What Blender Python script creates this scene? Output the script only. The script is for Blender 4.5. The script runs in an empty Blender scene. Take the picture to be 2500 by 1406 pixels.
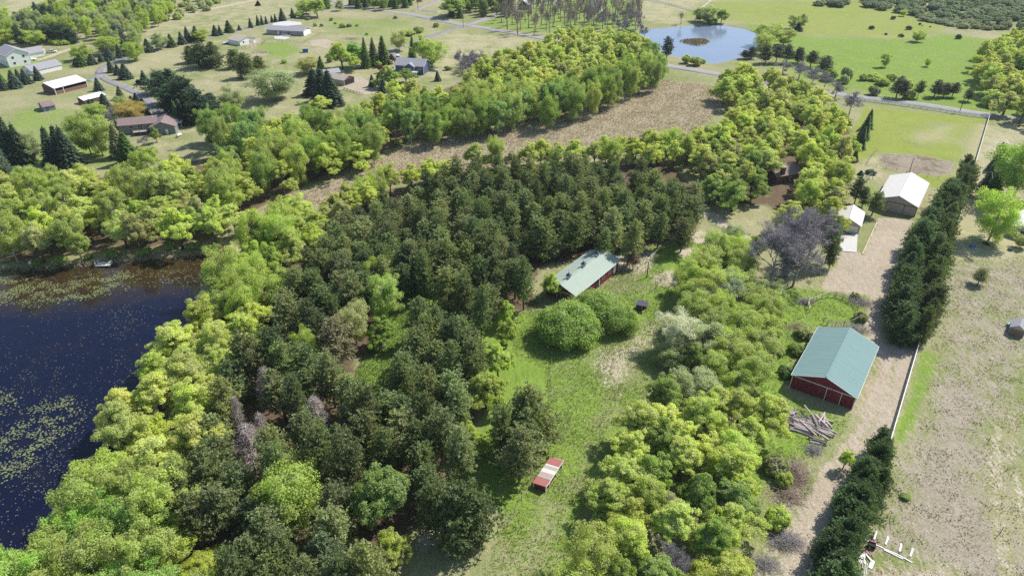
import bpy, math, random
import numpy as np
from mathutils import Vector, Matrix

R = math.radians
scene = bpy.context.scene
col = scene.collection

# ---------------------------------------------------------------- camera, sky, sun, exposure
CAM_H, PITCH, FPX = 92.0, 32.0, 1668.0          # metres above ground, degrees below level, focal length for a 2500 px wide frame
cam_data = bpy.data.cameras.new("camera")
cam_data.sensor_width = 36.0
cam_data.lens = FPX / 2500.0 * 36.0
cam_data.clip_start, cam_data.clip_end = 1.0, 12000.0
camera = bpy.data.objects.new("camera", cam_data)
camera.location = (0, 0, CAM_H)
camera.rotation_euler = (R(90 - PITCH), 0, 0)
col.objects.link(camera)
scene.camera = camera

SUN_AZ, SUN_EL = 32.0, 48.0                     # sun stands towards (cos az, sin az)
world = bpy.data.worlds.new("World")
scene.world = world
world.use_nodes = True
wn = world.node_tree
sky = wn.nodes.new("ShaderNodeTexSky")
sky.sky_type = 'NISHITA'
sky.sun_disc = False
sky.sun_elevation = R(SUN_EL)
sky.sun_rotation = R(90 - SUN_AZ)
sky.air_density, sky.dust_density, sky.ozone_density = 1.0, 0.6, 1.2
bg = wn.nodes["Background"]
bg.inputs["Strength"].default_value = 0.115
wn.links.new(sky.outputs[0], bg.inputs[0])

sun_data = bpy.data.lights.new("sun", 'SUN')
sun_data.energy = 4.6
sun_data.angle = R(0.53)
sun_data.color = (1.0, 0.955, 0.88)
sun = bpy.data.objects.new("sun", sun_data)
sd = Vector((math.cos(R(SUN_AZ)) * math.cos(R(SUN_EL)), math.sin(R(SUN_AZ)) * math.cos(R(SUN_EL)), math.sin(R(SUN_EL))))
sun.rotation_euler = sd.to_track_quat('Z', 'Y').to_euler()
sun.location = sd * 400
col.objects.link(sun)

scene.view_settings.view_transform = 'Standard'
scene.view_settings.look = 'None'
scene.view_settings.gamma = 1.0
scene.view_settings.use_curve_mapping = False
scene.view_settings.exposure = 0.47
scene.render.engine = 'CYCLES'
scene.cycles.use_denoising = False
scene.cycles.sample_clamp_indirect = 6.0
scene.cycles.volume_bounces = 0
scene.cycles.max_bounces = 6
scene.cycles.diffuse_bounces = 4
scene.cycles.glossy_bounces = 2
scene.cycles.transmission_bounces = 4
scene.cycles.transparent_max_bounces = 4
scene.cycles.caustics_reflective = False
scene.cycles.caustics_refractive = False

# ---------------------------------------------------------------- surveying: where a sight line of the photograph meets the level z
_c, _s = math.cos(R(PITCH)), math.sin(R(PITCH))
def G(x, y, z=0.0):
    u, v = (x - 1250.0) / FPX, (703.0 - y) / FPX
    dx, dy, dz = u, _c + v * _s, -_s + v * _c
    t = (z - CAM_H) / dz
    return np.array([dx * t, dy * t])
def GP(pts, z=0.0):
    return np.array([G(x, y, z) for x, y in pts])
def PX(w):
    d = (w[0], w[1], w[2] - CAM_H)
    dep = d[1] * _c - d[2] * _s
    return 1250 + FPX * d[0] / dep, 703 - FPX * (d[1] * _s + d[2] * _c) / dep
def height_of(base, ytop):
    lo, hi = 0.05, 40.0
    for _ in range(30):
        m = (lo + hi) / 2
        if PX((base[0], base[1], m))[1] > ytop: lo = m
        else: hi = m
    return lo
def px_per_m(x, y):
    g = G(x, y)
    return FPX / (g[1] * _c + CAM_H * _s)

# ---------------------------------------------------------------- materials
MATS = {}
def nodes_of(name):
    m = bpy.data.materials.new(name)
    m.use_nodes = True
    nt = m.node_tree
    for n in list(nt.nodes): nt.nodes.remove(n)
    out = nt.nodes.new("ShaderNodeOutputMaterial")
    return m, nt, out
class NT:
    """small wrapper for wiring nodes"""
    def __init__(s, nt): s.nt = nt
    def new(s, kind, **kw):
        n = s.nt.nodes.new(kind)
        for k, v in kw.items(): setattr(n, k, v)
        return n
    def link(s, a, b): s.nt.links.new(a, b)
    def val(s, sock, v):
        if hasattr(v, 'is_output') or isinstance(v, bpy.types.NodeSocket): s.link(v, sock)
        else: sock.default_value = v
    def noise(s, vec, scale, detail=3.0, rough=0.55, dist=0.0):
        n = s.new("ShaderNodeTexNoise")
        s.val(n.inputs["Vector"], vec)
        n.inputs["Scale"].default_value = scale
        n.inputs["Detail"].default_value = detail
        n.inputs["Roughness"].default_value = rough
        n.inputs["Distortion"].default_value = dist
        return n.outputs["Fac"]
    def math(s, op, a, b=0.0, c=None, clamp=False):
        n = s.new("ShaderNodeMath", operation=op)
        n.use_clamp = clamp
        s.val(n.inputs[0], a); s.val(n.inputs[1], b)
        if c is not None: s.val(n.inputs[2], c)
        return n.outputs[0]
    def ramp(s, v, lo, hi):
        n = s.new("ShaderNodeMapRange")
        n.clamp = True
        s.val(n.inputs["Value"], v)
        n.inputs["From Min"].default_value = lo
        n.inputs["From Max"].default_value = hi
        return n.outputs["Result"]
    def mix(s, f, a, b, mode='MIX'):
        n = s.new("ShaderNodeMix", data_type='RGBA', blend_type=mode)
        s.val(n.inputs[0], f)
        s.val(n.inputs[6], a if not isinstance(a, tuple) else (*a[:3], 1.0))
        s.val(n.inputs[7], b if not isinstance(b, tuple) else (*b[:3], 1.0))
        return n.outputs[2]
    def bump(s, h, strength, dist):
        n = s.new("ShaderNodeBump")
        n.inputs["Strength"].default_value = strength
        n.inputs["Distance"].default_value = dist
        s.link(h, n.inputs["Height"])
        return n.outputs[0]
    def coords(s):
        return s.new("ShaderNodeTexCoord").outputs["Object"]

def solid(name, rgb, rough=0.7, var=0.18, scale=1.5, metal=0.0, bump=0.0, spec=0.3, streak=None):
    """plain paint, timber, metal: one colour with grain, streaks and wear"""
    if name in MATS: return MATS[name]
    m, nt, out = nodes_of(name)
    k = NT(nt)
    v = k.coords()
    if streak:
        mp = k.new("ShaderNodeMapping"); k.link(v, mp.inputs[0]); mp.inputs["Scale"].default_value = streak; v = mp.outputs[0]
    n1 = k.noise(v, scale, 5, 0.65)
    n2 = k.noise(v, scale * 9, 3, 0.6)
    f = k.math('ADD', k.math('MULTIPLY', n1, 0.65), k.math('MULTIPLY', n2, 0.35))
    f = k.ramp(f, 0.32, 0.68)
    c = k.mix(f, tuple(x * (1 - var) for x in rgb), tuple(min(1, x * (1 + var * 0.6)) for x in rgb))
    b = k.new("ShaderNodeBsdfPrincipled")
    k.link(c, b.inputs["Base Color"])
    b.inputs["Roughness"].default_value = rough
    b.inputs["Metallic"].default_value = metal
    b.inputs["Specular IOR Level"].default_value = spec
    if bump: k.link(k.bump(n2, bump, 0.05), b.inputs["Normal"])
    k.link(b.outputs[0], out.inputs[0])
    MATS[name] = m
    return m

def leaf_material(name, trans=0.30, vary=0.35, rough=0.6):
    """foliage: the colour of each plant comes from the object's own colour, leaves differ a little among themselves"""
    m, nt, out = nodes_of(name)
    k = NT(nt)
    info = k.new("ShaderNodeObjectInfo")
    geo = k.new("ShaderNodeNewGeometry")
    v = k.coords()
    isl = geo.outputs["Random Per Island"]
    n1 = k.noise(v, 0.38, 4, 0.65)
    n1 = k.ramp(n1, 0.32, 0.68)
    f = k.math('ADD', k.math('MULTIPLY', isl, 0.55), k.math('MULTIPLY', n1, 0.45))
    hsv = k.new("ShaderNodeHueSaturation")
    k.link(info.outputs["Color"], hsv.inputs["Color"])
    k.link(k.math('ADD', 0.490, k.math('MULTIPLY', n1, 0.015)), hsv.inputs["Hue"])
    k.link(k.math('ADD', 0.80, k.math('MULTIPLY', n1, 0.28)), hsv.inputs["Saturation"])
    k.link(k.math('ADD', 1.0 - vary * 0.5, k.math('MULTIPLY', f, vary)), hsv.inputs["Value"])
    c = hsv.outputs[0]
    d = k.new("ShaderNodeBsdfDiffuse")
    t = k.new("ShaderNodeBsdfTranslucent")
    k.link(k.mix(1.0, c, (1 - trans, 1 - trans, 1 - trans), 'MULTIPLY'), d.inputs[0])
    k.link(k.mix(1.0, c, (trans * 1.15, trans * 1.15, trans * 0.75), 'MULTIPLY'), t.inputs[0])
    mx = k.new("ShaderNodeAddShader")
    k.link(d.outputs[0], mx.inputs[0]); k.link(t.outputs[0], mx.inputs[1])
    g = k.new("ShaderNodeBsdfGlossy")
    g.inputs["Roughness"].default_value = rough
    g.inputs["Color"].default_value = (0.6, 0.6, 0.55, 1)
    m2 = k.new("ShaderNodeMixShader")
    m2.inputs[0].default_value = 0.05
    k.link(mx.outputs[0], m2.inputs[1]); k.link(g.outputs[0], m2.inputs[2])
    k.link(m2.outputs[0], out.inputs[0])
    MATS[name] = m
    return m
LEAF = leaf_material("leaf", 0.55, 0.46)
NEEDLE = leaf_material("needle", 0.42, 0.55)
BLADE = leaf_material("blade", 0.25, 0.7)
BARK_BROWN = solid("bark_brown", (0.13, 0.095, 0.075), 0.95, 0.4, 3, bump=0.4)
BARK_GREY = solid("bark_grey", (0.36, 0.335, 0.35), 0.95, 0.3, 3, bump=0.3)
BARK_DRAB = solid("bark_drab", (0.33, 0.275, 0.235), 0.95, 0.3, 3)
BARK_WHITE = solid("bark_white", (0.62, 0.60, 0.54), 0.85, 0.35, 4)
TWIG_DEAD = solid("twig_dead", (0.44, 0.375, 0.34), 0.95, 0.35, 2)

# ---------------------------------------------------------------- mesh helpers
def mesh_np(name, verts, faces, mat, smooth=False):
    """fast mesh from a vertex array and faces that all have the same number of corners"""
    verts = np.asarray(verts, dtype=np.float32).reshape(-1, 3)
    faces = np.asarray(faces, dtype=np.int32)
    k = faces.shape[1]
    me = bpy.data.meshes.new(name)
    me.vertices.add(len(verts)); me.loops.add(faces.size); me.polygons.add(len(faces))
    me.vertices.foreach_set("co", verts.ravel())
    me.loops.foreach_set("vertex_index", faces.ravel())
    me.polygons.foreach_set("loop_start", np.arange(len(faces), dtype=np.int32) * k)
    me.polygons.foreach_set("loop_total", np.full(len(faces), k, dtype=np.int32))
    if smooth: me.polygons.foreach_set("use_smooth", np.ones(len(faces), dtype=bool))
    me.update(calc_edges=True)
    if mat: me.materials.append(mat)
    return me

class MB:
    """collects boxes, bars, tubes, prisms into one mesh"""
    def __init__(s): s.v, s.f = [], []
    def add(s, verts, faces):
        o = len(s.v)
        s.v += [tuple(p) for p in verts]
        s.f += [tuple(i + o for i in f) for f in faces]
        return s
    def box(s, x0, x1, y0, y1, z0, z1):
        return s.add([(x0,y0,z0),(x1,y0,z0),(x1,y1,z0),(x0,y1,z0),(x0,y0,z1),(x1,y0,z1),(x1,y1,z1),(x0,y1,z1)],
                     [(0,3,2,1),(4,5,6,7),(0,1,5,4),(1,2,6,5),(2,3,7,6),(3,0,4,7)])
    def bar(s, a, b, w, h=None, up=(0,0,1)):
        """square bar from a to b"""
        h = w if h is None else h
        a, b = Vector(a), Vector(b)
        d = (b - a).normalized()
        u = Vector(up)
        if abs(d.dot(u)) > 0.98: u = Vector((1, 0, 0))
        sx = d.cross(u).normalized() * (w / 2)
        sy = sx.cross(d).normalized() * (h / 2)
        q = [a - sx - sy, a + sx - sy, a + sx + sy, a - sx + sy, b - sx - sy, b + sx - sy, b + sx + sy, b - sx + sy]
        return s.add(q, [(0,3,2,1),(4,5,6,7),(0,1,5,4),(1,2,6,5),(2,3,7,6),(3,0,4,7)])
    def tube(s, pts, rad, n=6, cap=True):
        pts = [Vector(p) for p in pts]
        rings = []
        for i, p in enumerate(pts):
            d = (pts[min(i + 1, len(pts) - 1)] - pts[max(i - 1, 0)]).normalized()
            u = Vector((0, 0, 1)) if abs(d.z) < 0.9 else Vector((1, 0, 0))
            a = d.cross(u).normalized(); b = d.cross(a)
            r = rad[i] if isinstance(rad, (list, tuple)) else rad
            rings.append([p + (a * math.cos(2*math.pi*k/n) + b * math.sin(2*math.pi*k/n)) * r for k in range(n)])
        vs = [p for r_ in rings for p in r_]
        fs = [(i*n+k, i*n+(k+1)%n, (i+1)*n+(k+1)%n, (i+1)*n+k) for i in range(len(pts)-1) for k in range(n)]
        if cap: fs += [tuple(range(n))[::-1], tuple((len(pts)-1)*n+k for k in range(n))]
        return s.add(vs, fs)
    def prism(s, poly, z0, z1):
        n = len(poly)
        vs = [(x, y, z0) for x, y in poly] + [(x, y, z1) for x, y in poly]
        return s.add(vs, [tuple(range(n))[::-1], tuple(range(n, 2*n))] + [(i, (i+1)%n, n+(i+1)%n, n+i) for i in range(n)])
    def slab(s, q, t):
        """a thick sheet: four corners (counter-clockwise from above), thickness t downwards"""
        q = [Vector(p) for p in q]
        vs = [p for p in q] + [p - Vector((0, 0, t)) for p in q]
        return s.add(vs, [(0,1,2,3),(7,6,5,4),(0,4,5,1),(1,5,6,2),(2,6,7,3),(3,7,4,0)])
    def mesh(s, name, mat, smooth=False):
        me = bpy.data.meshes.new(name)
        me.from_pydata(s.v, [], s.f)
        if smooth:
            for p in me.polygons: p.use_smooth = True
        me.update()
        if mat: me.materials.append(mat)
        return me
    def build(s, name, mat, parent=None, smooth=False):
        return obj(name, s.mesh(name, mat, smooth), parent)

def obj(name, me, parent=None, loc=None, rot=None, scl=None):
    o = bpy.data.objects.new(name, me)
    col.objects.link(o)
    if parent is not None: o.parent = parent
    if loc is not None: o.location = loc
    if rot is not None: o.rotation_euler = rot
    if scl is not None: o.scale = scl
    return o
def tag(o, label=None, cat=None, group=None, kind=None):
    if label: o["label"] = label
    if cat: o["category"] = cat
    if group: o["group"] = group
    if kind: o["kind"] = kind
    return o
def thing(name, label, cat, loc=(0, 0, 0), rz=0.0, group=None):
    o = obj(name, None, None, (loc[0], loc[1], loc[2] if len(loc) > 2 else 0.0), (0, 0, rz))
    o.empty_display_size = 0.5
    return tag(o, label, cat, group)
def structure(name, me, label=None):
    o = obj(name, me)
    return tag(o, label, None, None, 'structure')

def signed_dist(P, poly):
    """distance to the outline of a polygon, positive inside; P is (n,2)"""
    poly = np.asarray(poly, float)
    a = poly; b = np.roll(poly, -1, axis=0)
    best = np.full(len(P), 1e9)
    inside = np.zeros(len(P), bool)
    for (ax, ay), (bx, by) in zip(a, b):
        ex, ey = bx - ax, by - ay
        wx, wy = P[:, 0] - ax, P[:, 1] - ay
        t = np.clip((wx * ex + wy * ey) / (ex * ex + ey * ey + 1e-9), 0, 1)
        d = np.hypot(wx - ex * t, wy - ey * t)
        best = np.minimum(best, d)
        cond = ((ay > P[:, 1]) != (by > P[:, 1]))
        with np.errstate(divide='ignore', invalid='ignore'):
            xi = ax + (P[:, 1] - ay) * ex / (ey if abs(ey) > 1e-9 else 1e-9)
        inside ^= cond & (P[:, 0] < xi)
    return np.where(inside, best, -best)
def line_dist(P, pts):
    pts = np.asarray(pts, float)
    best = np.full(len(P), 1e9)
    for (ax, ay), (bx, by) in zip(pts[:-1], pts[1:]):
        ex, ey = bx - ax, by - ay
        wx, wy = P[:, 0] - ax, P[:, 1] - ay
        t = np.clip((wx * ex + wy * ey) / (ex * ex + ey * ey + 1e-9), 0, 1)
        best = np.minimum(best, np.hypot(wx - ex * t, wy - ey * t))
    return best
def sstep(x, lo, hi):
    t = np.clip((x - lo) / (hi - lo), 0, 1)
    return t * t * (3 - 2 * t)
def poisson(poly, spacing, rng, tries=None):
    """blue-noise points inside a world polygon"""
    poly = np.asarray(poly)
    lo, hi = poly.min(0), poly.max(0)
    area = np.prod(hi - lo)
    n = int(area / spacing ** 2 * 8) + 30
    C = rng.uniform(lo, hi, (n, 2))
    C = C[signed_dist(C, poly) > 0]
    cell = spacing
    grid, out = {}, []
    for p in C:
        i, j = int(p[0] // cell), int(p[1] // cell)
        ok = True
        for di in (-1, 0, 1):
            for dj in (-1, 0, 1):
                for q in grid.get((i + di, j + dj), ()):
                    if (q[0] - p[0]) ** 2 + (q[1] - p[1]) ** 2 < spacing ** 2: ok = False; break
                if not ok: break
            if not ok: break
        if ok:
            grid.setdefault((i, j), []).append(p); out.append(p)
    return np.array(out).reshape(-1, 2)
# ---------------------------------------------------------------- the ground: one sheet cut into ground, lawn, drive, arena, marsh
LUSH, LIME, DIRT, HEATH, MARSH, LITTER, SAND, DRY = range(8)
LAKE = GP([(-330,700),(-200,672),(0,660),(60,656),(130,651),(180,643),(235,642),(300,638),(350,630),(420,628),(480,620),(528,602),(548,608),(556,640),
           (540,700),(500,770),(440,850),(385,940),(340,1030),(300,1110),(262,1190),(200,1280),(140,1370),(80,1460),(-120,1560),(-420,1250)])
def C_(pts): return [(1240 + x * .256, y * .256) for x, y in pts]
POND = GP(C_([(1270,300),(1380,277),(1530,266),(1700,249),(1900,241),(2100,251),(2250,276),(2340,310),(2395,365),(2390,420),(2330,480),(2200,540),(2050,585),
              (1950,600),(1870,590),(1760,562),(1660,545),(1560,520),(1450,480),(1340,430),(1270,370)]))
ISLET = GP(C_([(1632,392),(1680,378),(1790,369),(1880,374),(1925,398),(1885,418),(1820,432),(1760,425),(1690,408)]))
MARSH_P = GP([(640,512),(720,474),(800,444),(900,404),(985,362),(1040,338),(1120,328),(1250,308),(1350,288),(1420,264),(1500,236),(1560,214),(1625,194),(1700,203),
              (1752,214),(1775,250),(1750,275),(1720,305),(1660,345),(1560,370),(1450,385),(1300,395),(1180,415),(1080,435),(980,450),(880,470),(760,510),(680,540)])
LAWN_P = GP([(2108,262),(2411,290),(2376,410),(2340,470),(2250,440),(2150,372),(2100,395),(2062,428),(2075,330)])
ARENA_P = GP([(2152,378),(2185,375),(2260,382),(2332,396),(2322,424),(2285,431),(2215,422),(2158,408),(2146,395)])
YARD_P = GP([(2147,530),(2228,540),(2212,590),(2205,640),(2190,690),(2160,740),(2145,800),(2150,838),(2200,842),(2243,846),(2232,880),(2215,915),(2195,960),(2178,970),(2165,940),(2150,900),
             (2140,862),(2120,812),(2112,790),(2128,740),(2126,716),(2070,712),(2005,704),(2020,670),(2045,645),(2045,613),(2092,617),(2106,625)])
TRACK_P = GP([(1705,505),(1730,512),(1760,530),(1800,562),(1835,580),(1820,590),(1790,575),(1755,552),(1715,528),(1698,512)])
def smooth_line(P, n=6):
    P = np.asarray(P, float); out = []
    for i in range(len(P) - 1):
        p0 = P[max(i-1, 0)]; p1 = P[i]; p2 = P[i+1]; p3 = P[min(i+2, len(P)-1)]
        for t in np.linspace(0, 1, n, endpoint=False):
            out.append(0.5 * ((2*p1) + (-p0+p2)*t + (2*p0-5*p1+4*p2-p3)*t*t + (-p0+3*p1-3*p2+p3)*t**3))
    out.append(P[-1])
    return np.array(out)
def strip(pts, w):
    """polygon round a bent line, in metres"""
    P = np.asarray(pts, float)
    T = np.gradient(P, axis=0)
    T /= np.linalg.norm(T, axis=1)[:, None] + 1e-9
    N = np.stack([-T[:, 1], T[:, 0]], 1) * (w / 2)
    return np.concatenate([P + N, (P - N)[::-1]])
SOUTH_DRIVE = strip(smooth_line(GP([(2192,900),(2182,940),(2166,985),(2146,1025),(2112,1075),(2070,1125),(2036,1172),(2008,1235),(1984,1300),(1964,1370),(1945,1450)])), 4.6)
GRAVEL_ROAD = strip(GP([(238,104),(262,94),(300,78),(345,62),(430,42),(500,25),(575,10),(650,-4),(760,-26)]), 5.0)
HOUSE_DRIVE = strip(GP([(90,148),(120,138),(160,124),(200,114),(238,104)]), 4.5)

ZONES = [
 (DRY,  [(170,215),(330,150),(480,105),(720,52),(860,30),(1000,58),(1290,100),(1180,180),(1080,205),(900,262),(600,292),(470,335),(340,430),(270,420),(330,300)], 7, .34),
 (DRY,  [(640,-40),(350,70),(300,120),(620,60),(860,10),(900,-40)], 6, .45),
 (DRY,  [(0,0),(0,60),(300,0),(250,-60)], 10, .7),
 (DRY,  [(1640,60),(1560,50),(1560,0),(1750,-20),(1740,30),(1690,55)], 8, .6),
 (DRY,  [(1110,80),(1290,96),(1260,110),(1130,190),(1060,190),(1075,130)], 6, .55),
 (DRY,  [(1790,560),(1720,520),(1800,470),(1880,480),(1860,560)], 4, .5),
 (LUSH, [(0,285),(80,262),(170,262),(280,262),(300,420),(0,420)], 6, .5),
 (LUSH, [(880,45),(1010,52),(1060,90),(990,115),(900,95),(780,70),(790,40)], 6, .45),
 (LUSH, [(620,112),(700,100),(745,125),(690,145),(640,140)], 4, .6),
 (LUSH, [(60,130),(0,150),(0,190),(80,175),(130,160),(190,170),(160,140),(130,150)], 4, .5),
 (LUSH, [(1255,770),(1640,690),(1645,760),(1610,900),(1560,1010),(1490,1160),(1420,1320),(1390,1420),(1170,1420),(1210,1310),(1230,1250),(1090,1170),(1180,1080),(1340,1060),(1330,900),(1250,860)], 3, .72),
 (LUSH, [(950,760),(1010,770),(1010,850),(960,900),(960,1000),(900,1000),(860,930),(880,880),(930,860)], 3, .85),
 (LUSH, [(1600,560),(1770,600),(1800,700),(1640,720),(1560,690),(1560,620)], 3, .85),
 (LUSH, [(1880,690),(2005,705),(2110,722),(2112,790),(1990,800),(1935,905),(1920,960),(1860,1010),(1800,900)], 3, .8),
 (LUSH, [(1900,960),(2080,1012),(2050,1080),(1990,1115),(1940,1130),(1900,1140),(1870,1180),(1850,1260),(1790,1260),(1840,1020)], 3, .75),
 (LUSH, [(2250,850),(2310,862),(2260,980),(2225,1060),(2165,1110),(2170,1095)], 1.6, .85),
 (LUSH, [(2320,930),(2420,920),(2440,1060),(2400,1200),(2330,1180),(2300,1050)], 3, .42),
 (LUSH, [(2290,700),(2330,690),(2350,800),(2300,830)], 4, .4),
 (LUSH, [(2220,1130),(2280,1100),(2260,1240),(2180,1300),(2160,1260)], 4, .38),
 (LUSH, [(2300,1330),(2360,1300),(2420,1406),(2300,1406)], 4, .38),
 (LUSH, [(2360,560),(2480,570),(2470,640),(2380,650)], 4, .4),
 (LUSH, [(2480,960),(2560,950),(2560,1260),(2490,1240)], 2, .8),
 (LUSH, [(1930,190),(1760,0),(2520,110),(2520,290),(2300,262),(2070,222)], 10, .74),
 (LUSH, [(2040,220),(2500,288),(2500,298),(2040,232)], 1.5, .7),
 (LUSH, [(1160,62),(1290,82),(1560,75),(1560,0),(1300,0)], 5, .6),
 (LUSH, [(2060,440),(2140,430),(2150,470),(2130,520),(2070,500)], 3, .5),
 (LIME, [(2108,262),(2411,290),(2376,412),(2330,480),(2262,452),(2150,372),(2100,395),(2062,428),(2075,330)], 2, .9),
 (DRY,  [(2190,330),(2270,300),(2360,300),(2330,350),(2240,360)], 9, .62),
 (DRY,  [(2100,395),(2150,372),(2160,410),(2150,440),(2085,440),(2062,428)], 4, .7),
 (LIME, [(1640,40),(1760,0),(2130,0),(2330,70),(2240,95),(1990,90),(1850,60)], 12, .66),
 (HEATH,[(2300,640),(2520,620),(2520,1420),(2070,1420),(2100,1290),(2190,1120),(2260,1000),(2280,860)], 5, .52),
 (HEATH,[(2330,940),(2365,960),(2345,1080),(2320,1200),(2270,1230),(2250,1150),(2300,1040)], 5, .72),
 (HEATH,[(2260,1250),(2340,1220),(2400,1240),(2440,1320),(2480,1420),(2340,1420),(2290,1330)], 6, .78),
 (HEATH,[(2360,640),(2500,640),(2510,760),(2380,700)], 4, .6),
 (DRY,  [(2310,440),(2380,300),(2520,310),(2520,640),(2300,640)], 5, .7),
 (SAND, [(2395,350),(2480,335),(2480,365),(2410,370)], 3, .6),
 (SAND, [(1690,560),(1740,570),(1740,600),(1700,595),(1670,575)], 1.6, .85),
 (SAND, [(1652,600),(1690,605),(1690,630),(1660,628)], 1.6, .85),
 (SAND, [(1705,618),(1735,615),(1730,640),(1708,640)], 1.5, .7),
 (SAND, [(1590,672),(1640,660),(1655,690),(1630,705),(1600,695)], 2, .8),
 (SAND, [(1460,620),(1590,612),(1600,640),(1570,668),(1520,665),(1490,650)], 2.5, .85),
 (SAND, [(1330,640),(1400,600),(1430,602),(1350,660),(1300,670)], 3, .55),
 (SAND, [(1580,790),(1630,780),(1610,840),(1570,870),(1550,920),(1500,960),(1470,930),(1440,880),(1470,850),(1540,830)], 4.5, .60),
 (SAND, [(1000,1330),(1040,1270),(1080,1260),(1090,1300),(1060,1340),(1000,1350)], 2, .7),
 (DRY,  [(1480,960),(1520,940),(1490,1050),(1450,1160),(1380,1250),(1330,1400),(1240,1420),(1230,1330),(1300,1260),(1400,1150),(1440,1050)], 4, .40),
 (DIRT, [(2035,860),(2000,1130),(1960,1200),(1860,1420),(2000,1420),(2060,1180)], 4, .30),
 (DIRT, [(1880,1220),(1960,1160),(1990,1300),(1960,1420),(1830,1420),(1870,1300)], 3, .5),
 (DIRT, [(2090,1400),(2160,1370),(2330,1380),(2330,1460),(2080,1460)], 3, .8),
 (DIRT, [(755,100),(790,95),(822,103),(800,117),(760,112)], 2.5, .9),
 (DIRT, [(842,195),(880,186),(912,205),(930,228),(880,232),(838,212)], 1.6, 1.0),
 (DIRT, [(745,128),(780,120),(820,110),(800,128),(740,140)], 4, .4),
 (DIRT, [(616,128),(650,122),(655,136),(620,140)], 2, .6),
 (DIRT, [(590,96),(640,90),(640,108),(615,118),(590,108)], 2.5, .6),
 (LITTER,[(690,640),(880,480),(1200,400),(1640,400),(1730,500),(1680,590),(1480,620),(1330,650),(1290,700),(1330,740),(1260,800),(1250,1000),(1340,1060),(1300,1160),(1200,1130),(1090,1180),(1000,1330),(980,1420),(480,1420),(380,1200),(520,1000),(600,860)], 3, .8),
 (LITTER,[(1700,420),(1800,330),(2000,250),(2080,300),(2080,420),(2060,560),(1950,560),(1870,500),(1780,500)], 3, .75),
 (LITTER,[(0,440),(300,430),(520,380),(700,300),(960,260),(1200,180),(1600,120),(1600,190),(1400,280),(1200,310),(1000,350),(840,420),(580,530),(520,590),(280,615),(0,645)], 3, .7),
]
LUSH_BACK = [(LUSH, [(950,690),(1060,690),(1110,770),(1060,860),(1000,930),(950,900),(960,820)], 4, .85),
             (LUSH, [(1100,760),(1250,770),(1340,1000),(1330,1060),(1200,1130),(1120,1100),(1180,1010),(1110,960),(1150,880)], 3, .85),
             (LUSH, [(1250,765),(1340,760),(1340,900),(1330,1000),(1260,1000)], 3, .9),
             (LUSH, [(1100,1120),(1180,1100),(1250,1150),(1300,1190),(1230,1250),(1110,1190)], 3, .9),
             (LUSH, [(950,760),(1010,770),(1010,850),(960,900),(960,1000),(900,1000),(860,930),(880,880),(930,860)], 3, .95)]

def axis(spans):
    out = [spans[0][0]]
    for a, b, st0, st1 in spans:
        x = a
        while x < b - 1e-6:
            t = (x - a) / (b - a)
            x += st0 + (st1 - st0) * t
            out.append(min(x, b))
    return np.array(sorted(set(np.round(out, 3))))
gx = axis([(-5000,-480,700,12),(-480,-150,4,1.2),(-150,165,1.0,1.0),(165,480,1.2,4),(480,5000,12,700)])
gy = axis([(-600,40,100,3),(40,60,2,0.8),(60,190,0.8,1.0),(190,320,1.0,1.6),(320,640,1.6,3.0),(640,6000,4,700)])
NX, NY = len(gx), len(gy)
XX, YY = np.meshgrid(gx, gy)
P2 = np.stack([XX.ravel(), YY.ravel()], 1)
W8 = np.zeros((len(P2), 8), np.float32)
def local(poly, pad):
    lo, hi = poly.min(0) - pad, poly.max(0) + pad
    return np.where((P2[:, 0] > lo[0]) & (P2[:, 0] < hi[0]) & (P2[:, 1] > lo[1]) & (P2[:, 1] < hi[1]))[0]
def stamp(k, poly, feather, amount, wipe=True):
    idx = local(poly, feather + 2)
    if not len(idx): return
    w = sstep(signed_dist(P2[idx], poly), -feather, feather) * amount
    old = W8[idx, k].copy()
    if wipe: W8[idx] *= (1 - w)[:, None]
    W8[idx, k] = np.minimum(old + (1 - old) * w, np.maximum(old, amount))
for k, poly, fe, am in ZONES + LUSH_BACK:
    stamp(k, GP(poly), fe, am)
stamp(MARSH, MARSH_P, 2.5, 1.0)
stamp(DIRT, YARD_P, 1.3, 1.0)
stamp(DIRT, GP([(2140,862),(2165,940),(2178,970),(2150,1015),(2110,1035),(2085,1010),(2100,960),(2125,900)]), 2.5, .62)
stamp(DIRT, SOUTH_DRIVE, 1.1, 1.0)
stamp(SAND, strip(smooth_line(GP([(2170,760),(2172,830),(2180,880),(2176,940),(2158,990),(2135,1030),(2100,1078),(2060,1125),(2026,1175)])), 1.1), .7, .55)
stamp(SAND, strip(smooth_line(GP([(2430,1030),(2432,1150),(2440,1280),(2460,1406)])), 2.4), 1.2, .5)
stamp(SAND, strip(smooth_line(GP([(2470,1000),(2478,1150),(2492,1290)])), 1.6), 1.0, .4)
stamp(HEATH, ARENA_P, 0.6, 1.0); stamp(LITTER, ARENA_P, 0.6, .42, False)
stamp(SAND, TRACK_P, 0.8, .95)
stamp(SAND, GRAVEL_ROAD, 1.2, .95); stamp(SAND, HOUSE_DRIVE, 1.0, .9)
shore = local(LAKE, 12)
dl = signed_dist(P2[shore], LAKE)
W8[shore, MARSH] = np.maximum(W8[shore, MARSH], sstep(dl, -5.0, 0.5) * 0.8)
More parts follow.
